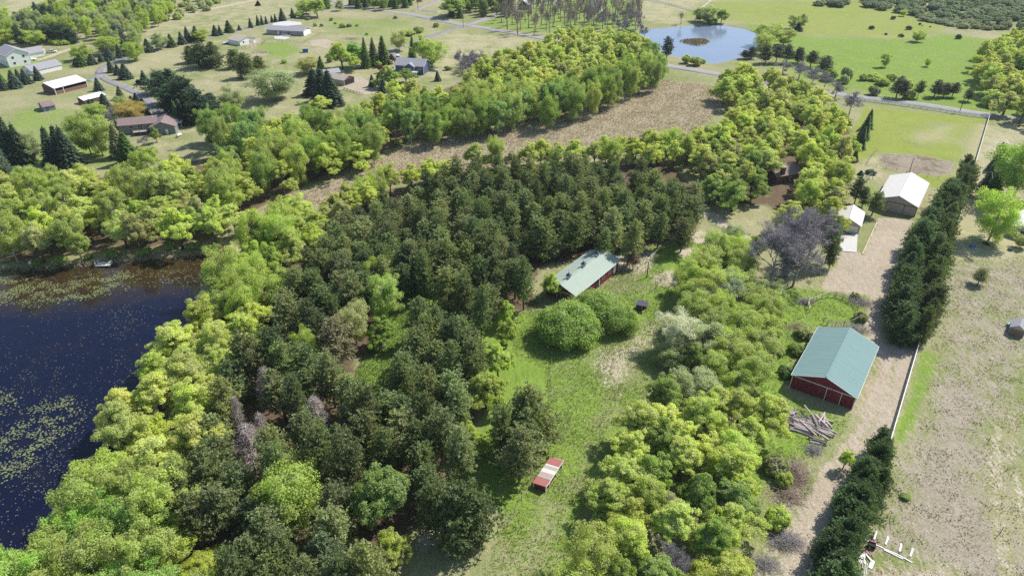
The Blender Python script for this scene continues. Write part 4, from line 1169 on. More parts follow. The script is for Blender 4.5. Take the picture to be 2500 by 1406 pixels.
for i, r in enumerate([(50,440,250,210),(205,440,285,160),(130,330,225,100),(10,520,330,150)]): solo(*r, 'aspen', T_BIRCH, f"{ORD[i]} green tree behind the dark pine grove", "green trees behind the pine grove", D_)
solo(640, 770, 630, 130, 'bush', T_GREEN, "green bush at the foot of the dark pine grove", None, D_)
for i, r in enumerate([(200,700,580,180),(350,760,600,200),(480,800,650,190),(590,850,700,160),(700,930,780,170),(830,1100,880,200)]): solo(*r, 'bare', T_OLIVE, f"{ORD[i]} leafless grey thicket tree along the road bend", "leafless thicket by the road bend", D_)
for i, r in enumerate([(290,278,148,95),(382,265,128,75)]): solo(*r, 'aspen', T_PALE, ["left pale tree of the pasture pair", "right pale tree of the pasture pair"][i], None, D_)
solo(342, 296, 212, 95, 'spruce', T_JUNI, "dark juniper below the pale pasture pair", None, D_, 'bush')
for i, (x, yb, yt, w) in enumerate([(1045,279,238,54),(1182,333,310,30),(1250,190,148,48),(1325,356,320,54),(1398,284,238,58),(1505,240,213,26),(1605,260,247,20),(1870,375,320,56),(1230,545,528,24),(1528,249,235,14)]): solo(x, yb, yt, w, 'bush', (0.10, 0.13, 0.07), f"{ORD[i]} dark juniper dotting the green pasture", "junipers on the pasture", D_, 'bush', 'juniper')
for i, (x, yb, yt, w) in enumerate([(1345,160,98,55),(1475,402,298,95),(1540,372,318,40),(1165,642,513,75),(1575,642,568,52)]): solo(x, yb, yt, w, 'aspen', T_FRESH, ["small tree at the far edge of the pasture", "light green tree among the pasture junipers", "thin sapling beside the light pasture tree", "upright green sapling mid-pasture", "slight sapling right of the mid-pasture sapling"][i], None, D_)
for i, r in enumerate([(1050,765,688,160),(800,765,600,110),(960,770,690,90),(1150,815,730,130),(780,800,690,90),(1230,770,690,110),(1380,840,740,100)]): solo(*r, 'bush', (T_FRESH, T_PALE, T_BIRCH)[i % 3], f"{ORD[i]} light scrub bush on the near pasture", "scrub on the near pasture", D_)
for i, (x, yb, yt, w) in enumerate([(1275,940,728,160),(1340,945,770,110),(1480,938,768,85),(1640,928,758,140),(1730,928,788,110),(1810,930,785,120),(1965,968,848,100)]): solo(x, yb, yt, w, 'pine', (0.135, 0.164, 0.091), f"{ORD[i]} roadside pine counted from the wood", "roadside pines across the road", D_)
solo(1060, 905, 798, 110, 'bush', T_OLIVE, "olive bush left of the roadside pines", None, D_)
solo(1400, 940, 850, 120, 'bush', T_BIRCH, "green bush between the roadside pines", None, D_)
solo(2200, 1010, 835, 225, 'bush', T_BIRCH, "big round green bush beyond the utility pole", None, D_)

# --- woods
pine_mix = [(4, 'pine', (10.5, 15.0), (5.2, 7.6), T_PINE, "dark green pine"), (3, 'pine', (10.5, 15.0), (5.2, 7.6), T_PINE2, "olive green pine"), (2, 'pine', (10, 14.5), (5.0, 7.0), T_PINE3, "deep green pine")]
UP = [(700,715),(725,625),(790,565),(880,505),(960,475),(1020,445),(1100,422),(1180,405),(1300,400),(1400,398),(1500,405),(1600,415),(1665,440),(1700,480),(1690,545),(1610,575),(1500,585),(1440,570),(1370,545),(1290,560),(1250,600)]
MIDP = [(1240,605),(1300,640),(1325,690),(1290,730),(1250,725),(1215,760),(1170,770),(1130,720),(1070,690),(1000,690),(940,650),(880,760),(820,740),(760,790),(700,850),(660,800),(700,705),(950,560)]
LOWP = [(690,850),(760,800),(840,860),(850,920),(900,1000),(960,930),(1010,860),(1080,770),(1160,790),(1195,830),(1165,900),(1130,960),(1175,1010),(1230,985),(1270,960),(1320,1090),(1260,1120),(1200,1000),(1150,1110),(1080,1130),(1090,1200),(1040,1260),(1030,1330),(1110,1380),(1190,1420),(520,1420),(440,1330),(420,1230),(500,1100),(490,990),(560,880)]
np_ = 0
for i_, (x_, y_) in enumerate([(1032,770),(1040,812),(1018,850),(1060,790),(985,905)]): at_crown(x_, y_, 12.0, 6.4, 'pine', T_PINE, f"{ORD[i_]} dark pine down the right side of the grassy clearing", 'pines right of the clearing', .6)
np_ += fill(UP, 9.0, 4.5, pine_mix, "of the upper plantation", "upper plantation", 1, 0.5)
np_ += fill(MIDP, 9.0, 4.3, pine_mix, "of the middle plantation", "middle plantation", 2, 0.5)
np_ += fill(LOWP, 8.5, 3.75, pine_mix + [(0.35, 'aspen', (8, 10.5), (4.5, 6), T_BIRCH, "green aspen")], "of the lower plantation", "lower plantation", 3, 0.5, avoid=[[(975,1235),(1105,1235),(1105,1400),(975,1390)]])
oak_mix = [(4, 'oak', (10.5, 14.5), (8, 11.5), T_OAK, "yellow green oak"), (3, 'oak', (10.5, 14.5), (8, 11.5), T_OAK2, "pale yellow oak"), (2, 'oak', (10, 13.5), (7.5, 10.5), T_OAK3, "light green oak"), (0.5, 'oak', (11, 13), (7, 9), T_TAN, "tan oak")]
fresh_mix = [(4, 'aspen', (11, 14), (6, 8), T_FRESH, "fresh green aspen"), (3, 'aspen', (11, 14), (6, 8), T_BIRCH, "green aspen"), (1, 'maple', (9, 11), (7, 9), T_FRESH, "fresh green maple")]
birch_mix = [(5, 'birch', (11, 15), (6, 8), T_BIRCH, "green white-stemmed birch"), (3, 'birch', (11, 14), (6, 8), (0.392, 0.588, 0.108), "light white-stemmed birch"), (1, 'oak', (9, 11), (7, 8), T_OAK, "yellow green oak")]
green_mix = [(4, 'aspen', (13, 16), (5.5, 7.5), T_BIRCH, "green aspen"), (3, 'aspen', (12, 15), (5.5, 7.5), T_GREEN, "dark green aspen"), (2, 'birch', (13, 16), (5.5, 7), (0.326, 0.479, 0.131), "grey green birch"), (1, 'oak', (11, 13), (7, 9), T_OAK3, "light green oak")]
tally = {}
tally['shoreA'] = fill([(720,530),(640,545),(575,620),(510,695),(560,765),(650,740),(710,670),(725,600)], 7.5, 4.6, fresh_mix, "at the upper lake shore belt", "upper shore belt", 10, 0.5)
tally['shoreB'] = fill([(535,705),(465,775),(400,855),(350,910),(290,965),(265,1050),(262,1110),(320,1130),(420,1130),(500,1080),(510,990),(570,890),(650,800),(650,745),(560,760)], 7.5, 5.0, oak_mix[:3] + [(1.5, 'birch', (10, 13), (6, 7.5), T_BIRCH, "green white-stemmed birch")], "between lake and pines", "lakeside oak belt", 11, 0.5)
tally['shoreC'] = fill([(275,1105),(245,1150),(200,1195),(170,1250),(125,1310),(60,1385),(20,1500),(520,1500),(470,1360),(430,1240),(440,1150),(330,1120)], 7.0, 4.0, birch_mix, "in the lakeside corner", "corner birches by the lake", 12, 0.5)
tally['strip'] = fill([(600,580),(680,530),(780,488),(900,450),(1020,412),(1100,392),(1200,372),(1350,362),(1500,352),(1640,338),(1705,326),(1715,385),(1600,384),(1450,374),(1300,376),(1180,386),(1040,424),(900,474),(800,535),(720,605),(640,610)], 6.0, 4.6, [(4, 'oak', (9, 12), (6.5, 9), T_OAK, "yellow green oak"), (3, 'oak', (9, 12), (6.5, 9), T_OAK2, "pale yellow oak"), (2, 'aspen', (9, 11.5), (5, 6.5), T_FRESH, "fresh green aspen"), (1, 'oak', (7, 9), (5.5, 7), T_TAN, "tan oak")], "between marsh and plantation", "marsh edge strip", 13, 0.2)
EWOOD = [(1775,172),(1830,160),(1900,190),(1985,222),(2050,262),(2085,320),(2075,390),(2050,440),(2060,500),(2000,520),(1930,500),(1885,470),(1920,430),(1925,340),(1880,380),(1855,430),(1800,440),(1720,420),(1690,350),(1720,310),(1780,290),(1800,250),(1770,210)]
tally['ewood'] = fill(EWOOD, 8.5, 6.5, oak_mix, "above the cream barns", "oak wood above the cream barns", 14, 0.2, avoid=[[(1845,385),(1940,385),(1935,500),(1850,490)], [(1915,330),(1945,330),(1940,400),(1915,400)]])
tally['ewood2'] = fill([(1730,400),(1850,390),(1860,440),(1800,465),(1730,450)], 7.5, 6.0, [(1, 'oak', (10, 12), (8, 10), T_GREEN, "deep green oak")], "on the shaded edge by the sand track", "shaded oak edge", 15, 0.2)
NTOP = [(880,262),(950,215),(1020,205),(1095,215),(1150,165),(1210,130),(1280,110),(1350,80),(1430,66),(1510,72),(1575,100),(1600,130),(1500,175),(1400,215),(1300,232),(1180,225),(1080,255),(980,262),(930,290)]
tally['ntop'] = fill(NTOP, 9.0, 6.9, oak_mix, "of the big oak wood", "big oak wood", 16, 0.2)
NLOW = [(930,290),(980,262),(1080,255),(1180,225),(1300,232),(1400,215),(1500,175),(1600,130),(1622,150),(1615,180),(1530,200),(1480,225),(1400,255),(1300,272),(1180,282),(1080,300),(980,315)]
tally['nlow'] = fill(NLOW, 9.0, 5.8, green_mix, "fronting the big oak wood", "marsh side of the big wood", 17, 0.2)
W1 = [(490,295),(540,285),(650,290),(760,285),(860,285),(930,310),(940,335),(870,362),(760,392),(680,424),(590,466),(560,440),(530,400),(560,360),(520,330)]
tally['w1'] = fill(W1, 9.0, 5.9, green_mix + [(4, 'oak', (11, 14), (8, 10), T_OAK, "yellow green oak")], "of the wood below the tan field", "wood below the tan field", 18, 0.2)
W2 = [(0,420),(90,430),(180,415),(290,430),(380,405),(460,395),(530,400),(560,440),(580,500),(555,530),(480,545),(380,555),(290,555),(200,565),(110,580),(0,595)]
tally['w2'] = fill(W2, 8.5, 5.8, oak_mix + [(2.5, 'birch', (12, 15), (6, 7.5), T_BIRCH, "green white-stemmed birch")], "of the wood on the far lake shore", "far shore wood", 19, 0.2, avoid=[[(215,520),(270,520),(270,590),(215,590)]])
TH = [(1650,720),(1690,660),(1740,600),(1800,560),(1850,560),(1880,690),(1900,740),(1880,800),(1870,880),(1800,930),(1740,900),(1680,880),(1720,800),(1660,770)]
thick_mix = [(3, 'aspen', (6.5, 9.5), (5, 7), T_BIRCH, "green aspen"), (3, 'aspen', (6, 9), (5, 6.5), T_FRESH, "fresh green aspen"), (1.5, 'aspen', (6, 8), (5, 6.5), (0.456, 0.543, 0.304), "grey green poplar"), (1, 'maple', (5.5, 7), (5, 7), T_GREEN, "dark green maple")]
tally['thick'] = fill(TH, 4.8, 4.6, thick_mix, "of the yard thicket", "thicket by the yard", 20, 0.2)
OT = [(1600,950),(1680,930),(1780,950),(1870,960),(1885,1000),(1860,1050),(1790,1060),(1760,1020),(1820,1120),(1835,1200),(1825,1300),(1800,1430),(1400,1430),(1430,1350),(1460,1280),(1490,1200),(1510,1110),(1560,1020)]
tally['ot'] = fill(OT, 6.0, 4.5, [(4, 'oak', (8.0, 10.5), (7.5, 10.5), T_OAK, "yellow green oak"), (2, 'oak', (8.0, 10.5), (7.5, 10), T_OAK3, "light green oak"), (2, 'maple', (7.5, 9.5), (6.5, 8.5), T_GREEN, "deep green maple"), (1.2, 'aspen', (8, 10), (5.5, 7), T_BIRCH, "green aspen")], "of the meadow thicket", "oak thicket right of the meadow", 21, 0.2)
tally['redge'] = fill([(2400,110),(2450,90),(2540,70),(2560,120),(2560,280),(2460,240),(2425,200),(2410,160)], 8, 7.0, oak_mix[:3] + [(1, 'maple', (9, 11), (7, 9), T_DEEP, "dark green maple")], "of the right edge wood", "right edge wood", 22, 0.2)
tally['bareN'] = fill([(1215,20),(1270,-10),(1430,-30),(1560,0),(1570,50),(1500,55),(1420,50),(1340,62),(1270,72),(1240,60)], 6, 7.5, [(1, 'barethin', (11, 15), (4.5, 6), T_OLIVE, "leafless thin grey tree")], "of the bare grove", "bare grove", 23, 0.2)
tally['scrubN'] = fill([(1380,50),(1560,30),(1580,85),(1460,60)], 3, 7.0, [(1, 'bare', (6, 8), (5, 7), T_OLIVE, "leafless grey scrub tree")], "on the edge of the bare grove", "bare scrub", 24, 0.2)
tally['scrubW'] = fill([(1120,150),(1180,140),(1200,165),(1190,195),(1140,190)], 3, 4.5, [(1, 'bare', (6, 8.5), (5, 7), T_OLIVE, "leafless purplish scrub tree")], "left of the big oak wood", "grey scrub left of the oak wood", 25, 0.2)
tally['topleft'] = fill([(0,40),(60,40),(110,10),(200,0),(330,-10),(420,5),(400,35),(330,70),(345,95),(290,105),(250,80),(215,75),(150,70),(90,75),(0,85)], 6, 8.0, [(3, 'aspen', (9, 13), (5, 7), T_FRESH, "light green poplar"), (2, 'aspen', (9, 12), (5, 6.5), T_PALE, "pale green poplar"), (1.5, 'edgepine', (9, 12), (6, 7.5), (0.108, 0.174, 0.108), "dark pine")], "of the poplar belt", "poplar belt", 26, 0.2)
tally['topleft2'] = fill([(330,30),(420,0),(540,-15),(520,12),(430,38),(345,55)], 3, 8.0, [(1, 'bush', (4, 6), (5, 7), T_BIRCH, "green roadside bush"), (1, 'bush', (4, 6), (5, 7), T_PALE, "pale roadside bush")], "along the gravel road at the top", "bushes along the gravel road", 27, 0.2)
tally['topmid'] = fill([(850,-5),(900,-25),(1010,-25),(1000,2),(940,8),(870,6)], 5, 6.0, [(1, 'spruce', (9, 12), (5, 6), T_DEEP, "dark spruce"), (0.6, 'aspen', (9, 12), (6, 7), T_GREEN, "green poplar")], "across the road", "trees across the road at the top", 28, 0.2)
tally['topmid2'] = fill([(1120,-10),(1200,-30),(1250,-20),(1240,20),(1180,20),(1130,10)], 6, 7.0, [(1, 'maple', (9, 12), (7, 9), T_GREEN, "green yard tree"), (0.6, 'edgepine', (9, 12), (6, 8), T_PINE3, "dark yard pine")], "of the picket fence yard", "yard trees at the top", 29, 0.2)
tally['wet'] = fill([(1960,5),(2060,-5),(2200,-8),(2500,-30),(2560,20),(2520,70),(2440,62),(2350,45),(2240,32),(2130,15)], 2, 9.0, [(2, 'bush', (4, 6), (10, 13), (0.228, 0.315, 0.153), "grey green willow shrub"), (1, 'bush', (4, 6), (7, 10), (0.326, 0.392, 0.197), "pale willow shrub")], "massed beyond the far pasture", "willow shrubs beyond the pasture", 30, 0.2)
fill([(2240,32),(2350,45),(2440,62),(2440,70),(2330,62),(2240,42)], 1.5, 5.5, [(1, 'bush', (2.5, 3.5), (6, 8), (0.326, 0.392, 0.197), "low pale willow shrub")], "fronting the far willows", "low willows", 31, 0.0)
# undergrowth on the shores and along the woods
for nm, poly, zc, sp, ti, wh in (("shore", [(20,640),(120,640),(200,615),(300,620),(420,600),(540,585),(545,600),(420,615),(300,628),(180,635)], 1.0, 5.5, T_GREEN, "low bush on the shaded far lake shore"),
                                 ("marshside", [(960,345),(1060,322),(1200,302),(1330,285),(1330,292),(1200,310),(1060,332),(960,360)], 1.0, 6.0, T_BIRCH, "low bush along the far marsh edge"),
                                 ("yardside", [(1890,740),(1930,760),(1900,850),(1870,900)], 1.0, 4.2, T_BIRCH, "low bush fringing the yard thicket")):
    fill(poly, zc, sp, [(1, 'bush', (1.4, 2.6), (2.2, 4.0), ti, wh)], "", nm + " bushes", hash(nm) % 1 + 40, 0.0)
# every tree of a wood gets its own description: its place counted outwards from the nearest landmark
LANDMARKS = {"stable": G(1430,680), "grassy clearing": G(925,880), "red barn": (67, 112), "striped shelter": G(1335,1170), "dock": G(254,641), "big bare tree": G(1935,680), "silvery tree": G(1665,860), "tan garage": (99, 181),
             "brown house": G(1890,430), "pond": G(1710,105), "slate blue house": (-51, 357), "ranch house": G(360,320), "horse barn": (-85, 338), "white house": (-264, 372), "rusty dead pine": G(605,1130), "lone pond pine": G(1625,150),
             "utility pole": G(2342,274), "round pen": G(2032,755), "log pile": G(1975,1040), "hay shelter": G(1566,756), "junction pole": G(1131,68), "long ranch house": (-140, 446), "cream barn": (124, 200), "white garage": (-159, 421),
             "small clearing": G(1050,1300), "bleached dead tree": G(80,1440), "nest box": G(79,656), "willow": G(668,245), "sand track": G(1750,540), "lake narrows": G(560,600), "marsh shadow": G(1760,230), "islet": G(1695,103)}
LK, LV = list(LANDMARKS), np.array([np.asarray(v, float) for v in LANDMARKS.values()])
_by = {}
for t, lab, p in PENDING:
    d = np.hypot(*(LV - p).T); i = int(d.argmin())
    _by.setdefault((lab, LK[i]), []).append((float(d[i]), t))
TENS = {2: "twenty", 3: "thirty", 4: "forty", 5: "fifty", 6: "sixty", 7: "seventy", 8: "eighty", 9: "ninety"}
def ordinal(n):
    if n <= 19: return ORD[n - 1]
    t_, u_ = divmod(n, 10)
    return TENS.get(t_, "seventy")[:-1] + "ieth" if u_ == 0 else TENS.get(t_, "seventy") + "-" + ORD[u_ - 1]
for (lab, lm), L_list in _by.items():
    for i, (_, t) in enumerate(sorted(L_list, key=lambda e: e[0])):
        t["label"] = f"{lab}, nearest the {lm}" if i == 0 else f"{lab}, {ordinal(i + 1)} nearest the {lm}"
print("TREES", np_, tally, len([o for o in bpy.data.objects if o.type == 'EMPTY']))
# ---------------------------------------------------------------- buildings
RED = solid("barn_red", (0.20, 0.030, 0.036), 0.7, 0.30, 0.7, streak=(1.6, 1.6, 0.25))
WHITE = solid("white_paint", (0.78, 0.78, 0.76), 0.6, 0.07, 1.2)
ROOF_TEAL = solid("roof_teal", (0.185, 0.285, 0.275), 0.75, 0.10, 0.5, spec=0.12, streak=(2.5, 0.3, 0.3))
ROOF_SAGE = solid("roof_sage", (0.35, 0.41, 0.345), 0.75, 0.06, 0.3, spec=0.12)
ROOF_CREAM = solid("roof_cream", (0.66, 0.63, 0.59), 0.75, 0.04, 0.3, spec=0.12)
ROOF_WHITE = solid("roof_white", (0.78, 0.78, 0.78), 0.75, 0.04, 0.3, spec=0.12)
TAN = solid("tan_siding", (0.47, 0.40, 0.335), 0.75, 0.10, 0.8)
BROWN = solid("brown_siding", (0.15, 0.085, 0.065), 0.85, 0.25, 1.0)
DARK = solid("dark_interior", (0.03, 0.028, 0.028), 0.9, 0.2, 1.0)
SHINGLE_BROWN = solid("shingle_brown", (0.235, 0.175, 0.165), 0.9, 0.20, 1.2, bump=0.3)
SHINGLE_GREY = solid("shingle_grey", (0.30, 0.295, 0.32), 0.9, 0.15, 1.2, bump=0.3)
SHINGLE_TAN = solid("shingle_tan", (0.42, 0.36, 0.31), 0.9, 0.14, 1.2)
SIDING_GREY = solid("siding_grey", (0.22, 0.24, 0.255), 0.75, 0.12, 0.8)
SIDING_BLUE = solid("siding_blue", (0.085, 0.115, 0.19), 0.75, 0.14, 0.8)
SIDING_TAUPE = solid("siding_taupe", (0.36, 0.345, 0.34), 0.75, 0.10, 0.8)
GLASS = solid("window_glass", (0.025, 0.03, 0.04), 0.08, 0.2, 1.0, spec=0.6)
RED_ROOF = solid("red_roof_panel", (0.38, 0.15, 0.13), 0.5, 0.12, 0.8)
GREY_ROOF = solid("grey_roof_panel", (0.40, 0.385, 0.36), 0.5, 0.12, 0.8)
PALE_ROOF = solid("pale_roof_panel", (0.66, 0.63, 0.58), 0.5, 0.08, 0.8)
COPPER = solid("cupola_cap", (0.055, 0.085, 0.115), 0.4, 0.2, 1.0, spec=0.5)
BRICK = solid("chimney_brick", (0.19, 0.085, 0.075), 0.9, 0.25, 3)
WOOD_GREY = solid("weathered_wood", (0.33, 0.29, 0.26), 0.95, 0.35, 3, bump=0.3)
WOOD_DARK = solid("creosote_wood", (0.10, 0.075, 0.06), 0.95, 0.3, 3)
WOOD_PALE = solid("pale_timber", (0.58, 0.52, 0.36), 0.9, 0.2, 3)
BLUE = solid("blue_plastic", (0.04, 0.12, 0.35), 0.5, 0.1, 1)
TEAL = solid("teal_tarp", (0.08, 0.34, 0.38), 0.5, 0.15, 1.5)
METAL = solid("galvanised", (0.48, 0.48, 0.48), 0.45, 0.15, 2, 0.6)
TANK = solid("tank_white", (0.74, 0.74, 0.74), 0.4, 0.05, 1)
RUBBER = solid("rubber", (0.02, 0.02, 0.02), 0.9, 0.2, 2)
CAR_WHITE = solid("car_white", (0.75, 0.75, 0.76), 0.25, 0.03, 1, spec=0.6)
CAR_DARK = solid("car_dark", (0.02, 0.022, 0.03), 0.25, 0.1, 1, spec=0.6)
CAR_RED = solid("car_red", (0.40, 0.03, 0.05), 0.25, 0.05, 1, spec=0.6)
CAR_SILVER = solid("car_silver", (0.35, 0.38, 0.42), 0.3, 0.05, 1, 0.3, spec=0.6)

def foot(px=None, xy=None): return np.array(xy if xy is not None else G(*px))
class House:
    """gabled building; local x runs along the ridge from the near gable, +y is on its left-hand side"""
    def __init__(s, name, label, cat, origin, ang, L, W, h, rise, wall, roof, trim=None, oh=0.35, t=0.12, ridge=0.0, ribs=0.0, group=None, open_side=None, floor=None):
        s.L, s.W, s.h, s.rise, s.ridge = L, W, h, rise, ridge
        z = ground_z(*origin)
        s.root = thing(name, label, cat, (origin[0], origin[1], z), R(ang), group)
        hw = W / 2
        m = MB()
        if open_side is None:
            vs = [(0,-hw,-.5),(L,-hw,-.5),(L,hw,-.5),(0,hw,-.5),(0,-hw,h),(L,-hw,h),(L,hw,h),(0,hw,h),(0,ridge,h+rise),(L,ridge,h+rise)]
            m.add(vs, [(0,1,5,4),(2,3,7,6),(3,0,4,8,7),(1,2,6,9,5),(0,3,2,1)])
        else:                                     # open along the right-hand side: three walls with thickness
            for x0, x1 in ((0, .15), (L - .15, L)):
                m.add([(x0,-hw,-.5),(x1,-hw,-.5),(x1,hw,-.5),(x0,hw,-.5),(x0,-hw,h),(x1,-hw,h),(x1,hw,h),(x0,hw,h),(x0,ridge,h+rise),(x1,ridge,h+rise)],
                      [(0,1,5,4),(2,3,7,6),(3,0,4,8,7),(1,2,6,9,5),(0,3,2,1)])
            m.box(.15, L - .15, hw - .15, hw, -.5, h)
        m.build("wall", wall, s.root)
        s.roofs = []
        for sg in (-1, 1):
            run = hw + ridge if sg < 0 else hw - ridge
            k = rise / run
            e = sg * (hw + oh)
            ze = h - k * oh
            c = MB()
            q = [(-oh, e, ze), (L + oh, e, ze), (L + oh, ridge, h + rise), (-oh, ridge, h + rise)]
            if sg > 0: q = q[::-1]
            off = t + 0.02
            q = [(a, b, z_ + off) for a, b, z_ in q]
            c.slab(q, t)
            if ribs:
                x = -oh + ribs / 2
                while x < L + oh:
                    c.bar((x, ridge, h + rise + off + .006), (x, e, ze + off + .006), 0.06, 0.03)
                    x += ribs
            s.roofs.append(c.build("roof_slope", roof, s.root))
        if ribs: MB().bar((-oh, ridge, h + rise + t + .05), (L + oh, ridge, h + rise + t + .05), 0.40, 0.06).build("ridge_cap", roof, s.root)
        if trim:
            for x in (-oh - .03, L + oh + .03):
                for sg in (-1, 1):
                    run = hw + ridge if sg < 0 else hw - ridge
                    k = rise / run
                    MB().bar((x, sg * (hw + oh), h - k * oh + t / 2), (x, ridge, h + rise + t / 2), 0.05, 0.16).build("rake_board", trim, s.root)
            for sg in (-1, 1):
                k = rise / (hw + ridge if sg < 0 else hw - ridge)
                MB().bar((-oh, sg * (hw + oh + .03), h - k * oh + t / 2), (L + oh, sg * (hw + oh + .03), h - k * oh + t / 2), 0.05, 0.13).build("fascia", trim, s.root)
            for x in (0, L):
                for y in (-hw, hw):
                    MB().box(x - .07, x + .07, y - .07, y + .07, -.3, h - .02).build("corner_board", trim, s.root)
    def panel(s, name, side, u0, u1, z0, z1, mat, proud=0.05, parent=None):
        """flat piece set on a wall: side f(ront gable) b(ack) l(eft) r(ight); u runs along that wall"""
        hw = s.W / 2
        m = MB()
        if side == 'f': m.box(-proud, 0.02, u0, u1, z0, z1)
        elif side == 'b': m.box(s.L - 0.02, s.L + proud, u0, u1, z0, z1)
        elif side == 'l': m.box(u0, u1, hw - 0.02, hw + proud, z0, z1)
        else: m.box(u0, u1, -hw - proud, -hw + 0.02, z0, z1)
        return m.build(name, mat, parent or s.root)
    def window(s, side, u, z, w=1.2, h=1.1, frame=None):
        f = s.panel("window", side, u - w / 2, u + w / 2, z, z + h, frame or WHITE, 0.07)
        f_w = 0.09
        n = 2 if w > 0.9 else 1
        for i in range(n):
            a = u - w / 2 + f_w + (w - 2 * f_w) / n * i; b = a + (w - 2 * f_w) / n - (0.05 if i < n - 1 else 0)
            s.panel("pane", side, a, b, z + f_w, z + h - f_w, GLASS, 0.09, f)
        return f
    def door(s, side, u, w=1.0, h=2.05, mat=None):
        d = s.panel("door", side, u - w / 2, u + w / 2, 0.0, h, mat or WHITE, 0.07)
        s.panel("handle", side, u + w / 2 - .18, u + w / 2 - .08, 1.0, 1.12, METAL, 0.12, d)
        return d
    def chimney(s, x, y, w, top, mat, cap=None):
        c = MB().box(x - w / 2, x + w / 2, y - w / 2, y + w / 2, 0, top).build("chimney", mat, s.root)
        MB().box(x - w / 2 - .12, x + w / 2 + .12, y - w / 2 - .12, y + w / 2 + .12, top, top + .2).build("chimney_cap", cap or CONCRETE, c)
    def vents(s, xs, y, mat=DARK):
        for x in xs:
            z = s.h + s.rise * (1 - abs(y - s.ridge) / (s.W / 2)) + .14
            MB().box(x - .2, x + .2, y - .2, y + .2, z - .1, z + .25).build("roof_vent", mat, s.root)

# red barn with teal roof
b = House("red_barn", "red barn with ribbed teal roof and white trim beside the gravel drive", "barn", (62.3, 105.4), 54.8, 20.0, 12.1, 3.25, 2.25, RED, ROOF_TEAL, WHITE, 0.30, ribs=0.91)
hw = 6.05
b.panel("door_track", 'f', -hw + .1, hw - .1, 3.05, 3.18, WHITE, 0.14)
for u in (-0.75, -3.55): b.panel("door_edge", 'f', u - .055, u + .055, 0.05, 3.05, WHITE, 0.12)
b.panel("sliding_door", 'f', -3.44, -0.86, 0.08, 3.0, RED, 0.10)
b.panel("sliding_door", 'f', -0.64, 5.9, 0.08, 3.0, RED, 0.08)
for i in range(13):
    u = -5.7 + i * 0.95
    if min(abs(u + .75), abs(u + 3.55)) > 0.25: b.panel("siding_rib", 'f', u - .02, u + .02, 0.1, 2.98, RED, 0.125)
for i in range(20): b.panel("siding_rib", 'r', 0.6 + i - .02, 0.6 + i + .02, 0.0, 3.1, RED, 0.04)
b.window('r', 6, 1.3); b.window('r', 13, 1.3)
# stable
st = House("stable", "long red stable with pale sage roof and three cupolas", "stable", (11.9, 141.4), 53.5, 21.2, 8.7, 2.95, 1.65, RED, ROOF_SAGE, WHITE, 0.35, ribs=0.91)
st.panel("door_track", 'f', -4.2, 4.2, 2.45, 2.60, WHITE, 0.12); st.panel("door_edge", 'f', 0.9, 1.05, 0.05, 2.45, WHITE, 0.11); st.panel("sliding_door", 'f', -1.6, 0.9, 0.05, 2.45, BROWN, 0.09)
for u in (13.4, 16.6): st.window('r', u, 1.1, 1.2, 1.0)
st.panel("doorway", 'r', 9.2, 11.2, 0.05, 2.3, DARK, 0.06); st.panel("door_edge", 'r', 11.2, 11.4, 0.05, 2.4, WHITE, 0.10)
st.panel("door", 'r', 18.6, 19.8, 0.05, 2.2, WHITE, 0.08)
for x in (3.4, 10.4, 17.2):
    zr = 2.95 + 1.65 + .1
    cu = MB().box(x - .42, x + .42, -.42, .42, zr - .45, zr + .75).build("cupola", WHITE, st.root)
    MB().add([(x-.62,-.62,zr+.75),(x+.62,-.62,zr+.75),(x+.62,.62,zr+.75),(x-.62,.62,zr+.75),(x,0,zr+1.55)], [(0,1,4),(1,2,4),(2,3,4),(3,0,4),(3,2,1,0)]).build("cupola_cap", COPPER, cu)
    for y0, y1 in ((-.46, -.42), (.42, .46)): MB().box(x - .28, x + .28, y0, y1, zr + .05, zr + .6).build("louver", WOOD_GREY, cu)
    MB().bar((x, 0, zr + 1.5), (x, 0, zr + 2.3), 0.05).build("weather_vane", DARK, cu)
# cream barn and tan garage
tb = House("cream_barn", "big tan pole barn with cream white roof at the end of the yard", "barn", (118.1, 191.4), 55.0, 22.0, 11.2, 3.3, 2.2, TAN, ROOF_CREAM, None, 0.30, ribs=0.91)
tb.panel("door_track", 'f', -5.5, 5.5, 3.05, 3.2, BROWN, 0.12)
for u in (-2.2, 2.7): tb.panel("door_edge", 'f', u - .07, u + .07, .05, 3.05, BROWN, 0.12)
tb.panel("sliding_door", 'f', -2.1, 2.6, .08, 3.03, TAN, 0.09)
for y in (-5.6, 5.6): MB().box(-.1, .1, y - .1, y + .1, -.3, 3.25).build("corner_board", BROWN, tb.root)
gz = House("garage", "small tan garage with cream roof and white doors", "garage", (97.7, 178.2), 61.0, 10.2, 6.6, 2.75, 1.55, TAN, ROOF_CREAM, None, 0.30, ribs=0.91)
gd = gz.panel("garage_door", 'f', -2.75, 0.15, .05, 2.3, WHITE, .08)
for i in range(4): gz.panel("door_panel", 'f', -2.70, 0.10, .10 + i * .55, .58 + i * .55, WHITE, .11, gd)
gz.panel("garage_door", 'f', 2.3, 3.1, .05, 2.3, WHITE, .08); gz.panel("door", 'f', 1.0, 1.9, .05, 2.1, DARK, .07)
# building at the right edge
rb = House("outbuilding", "tan outbuilding with white metal roof cut by the right edge", "building", (148.6, 173.2), 56.0, 12, 10.5, 3.0, 1.7, TAN, ROOF_WHITE, None, .3, ribs=0.91)
rb.window('f', 2.6, 1.2); rb.window('f', -1.5, 1.2)
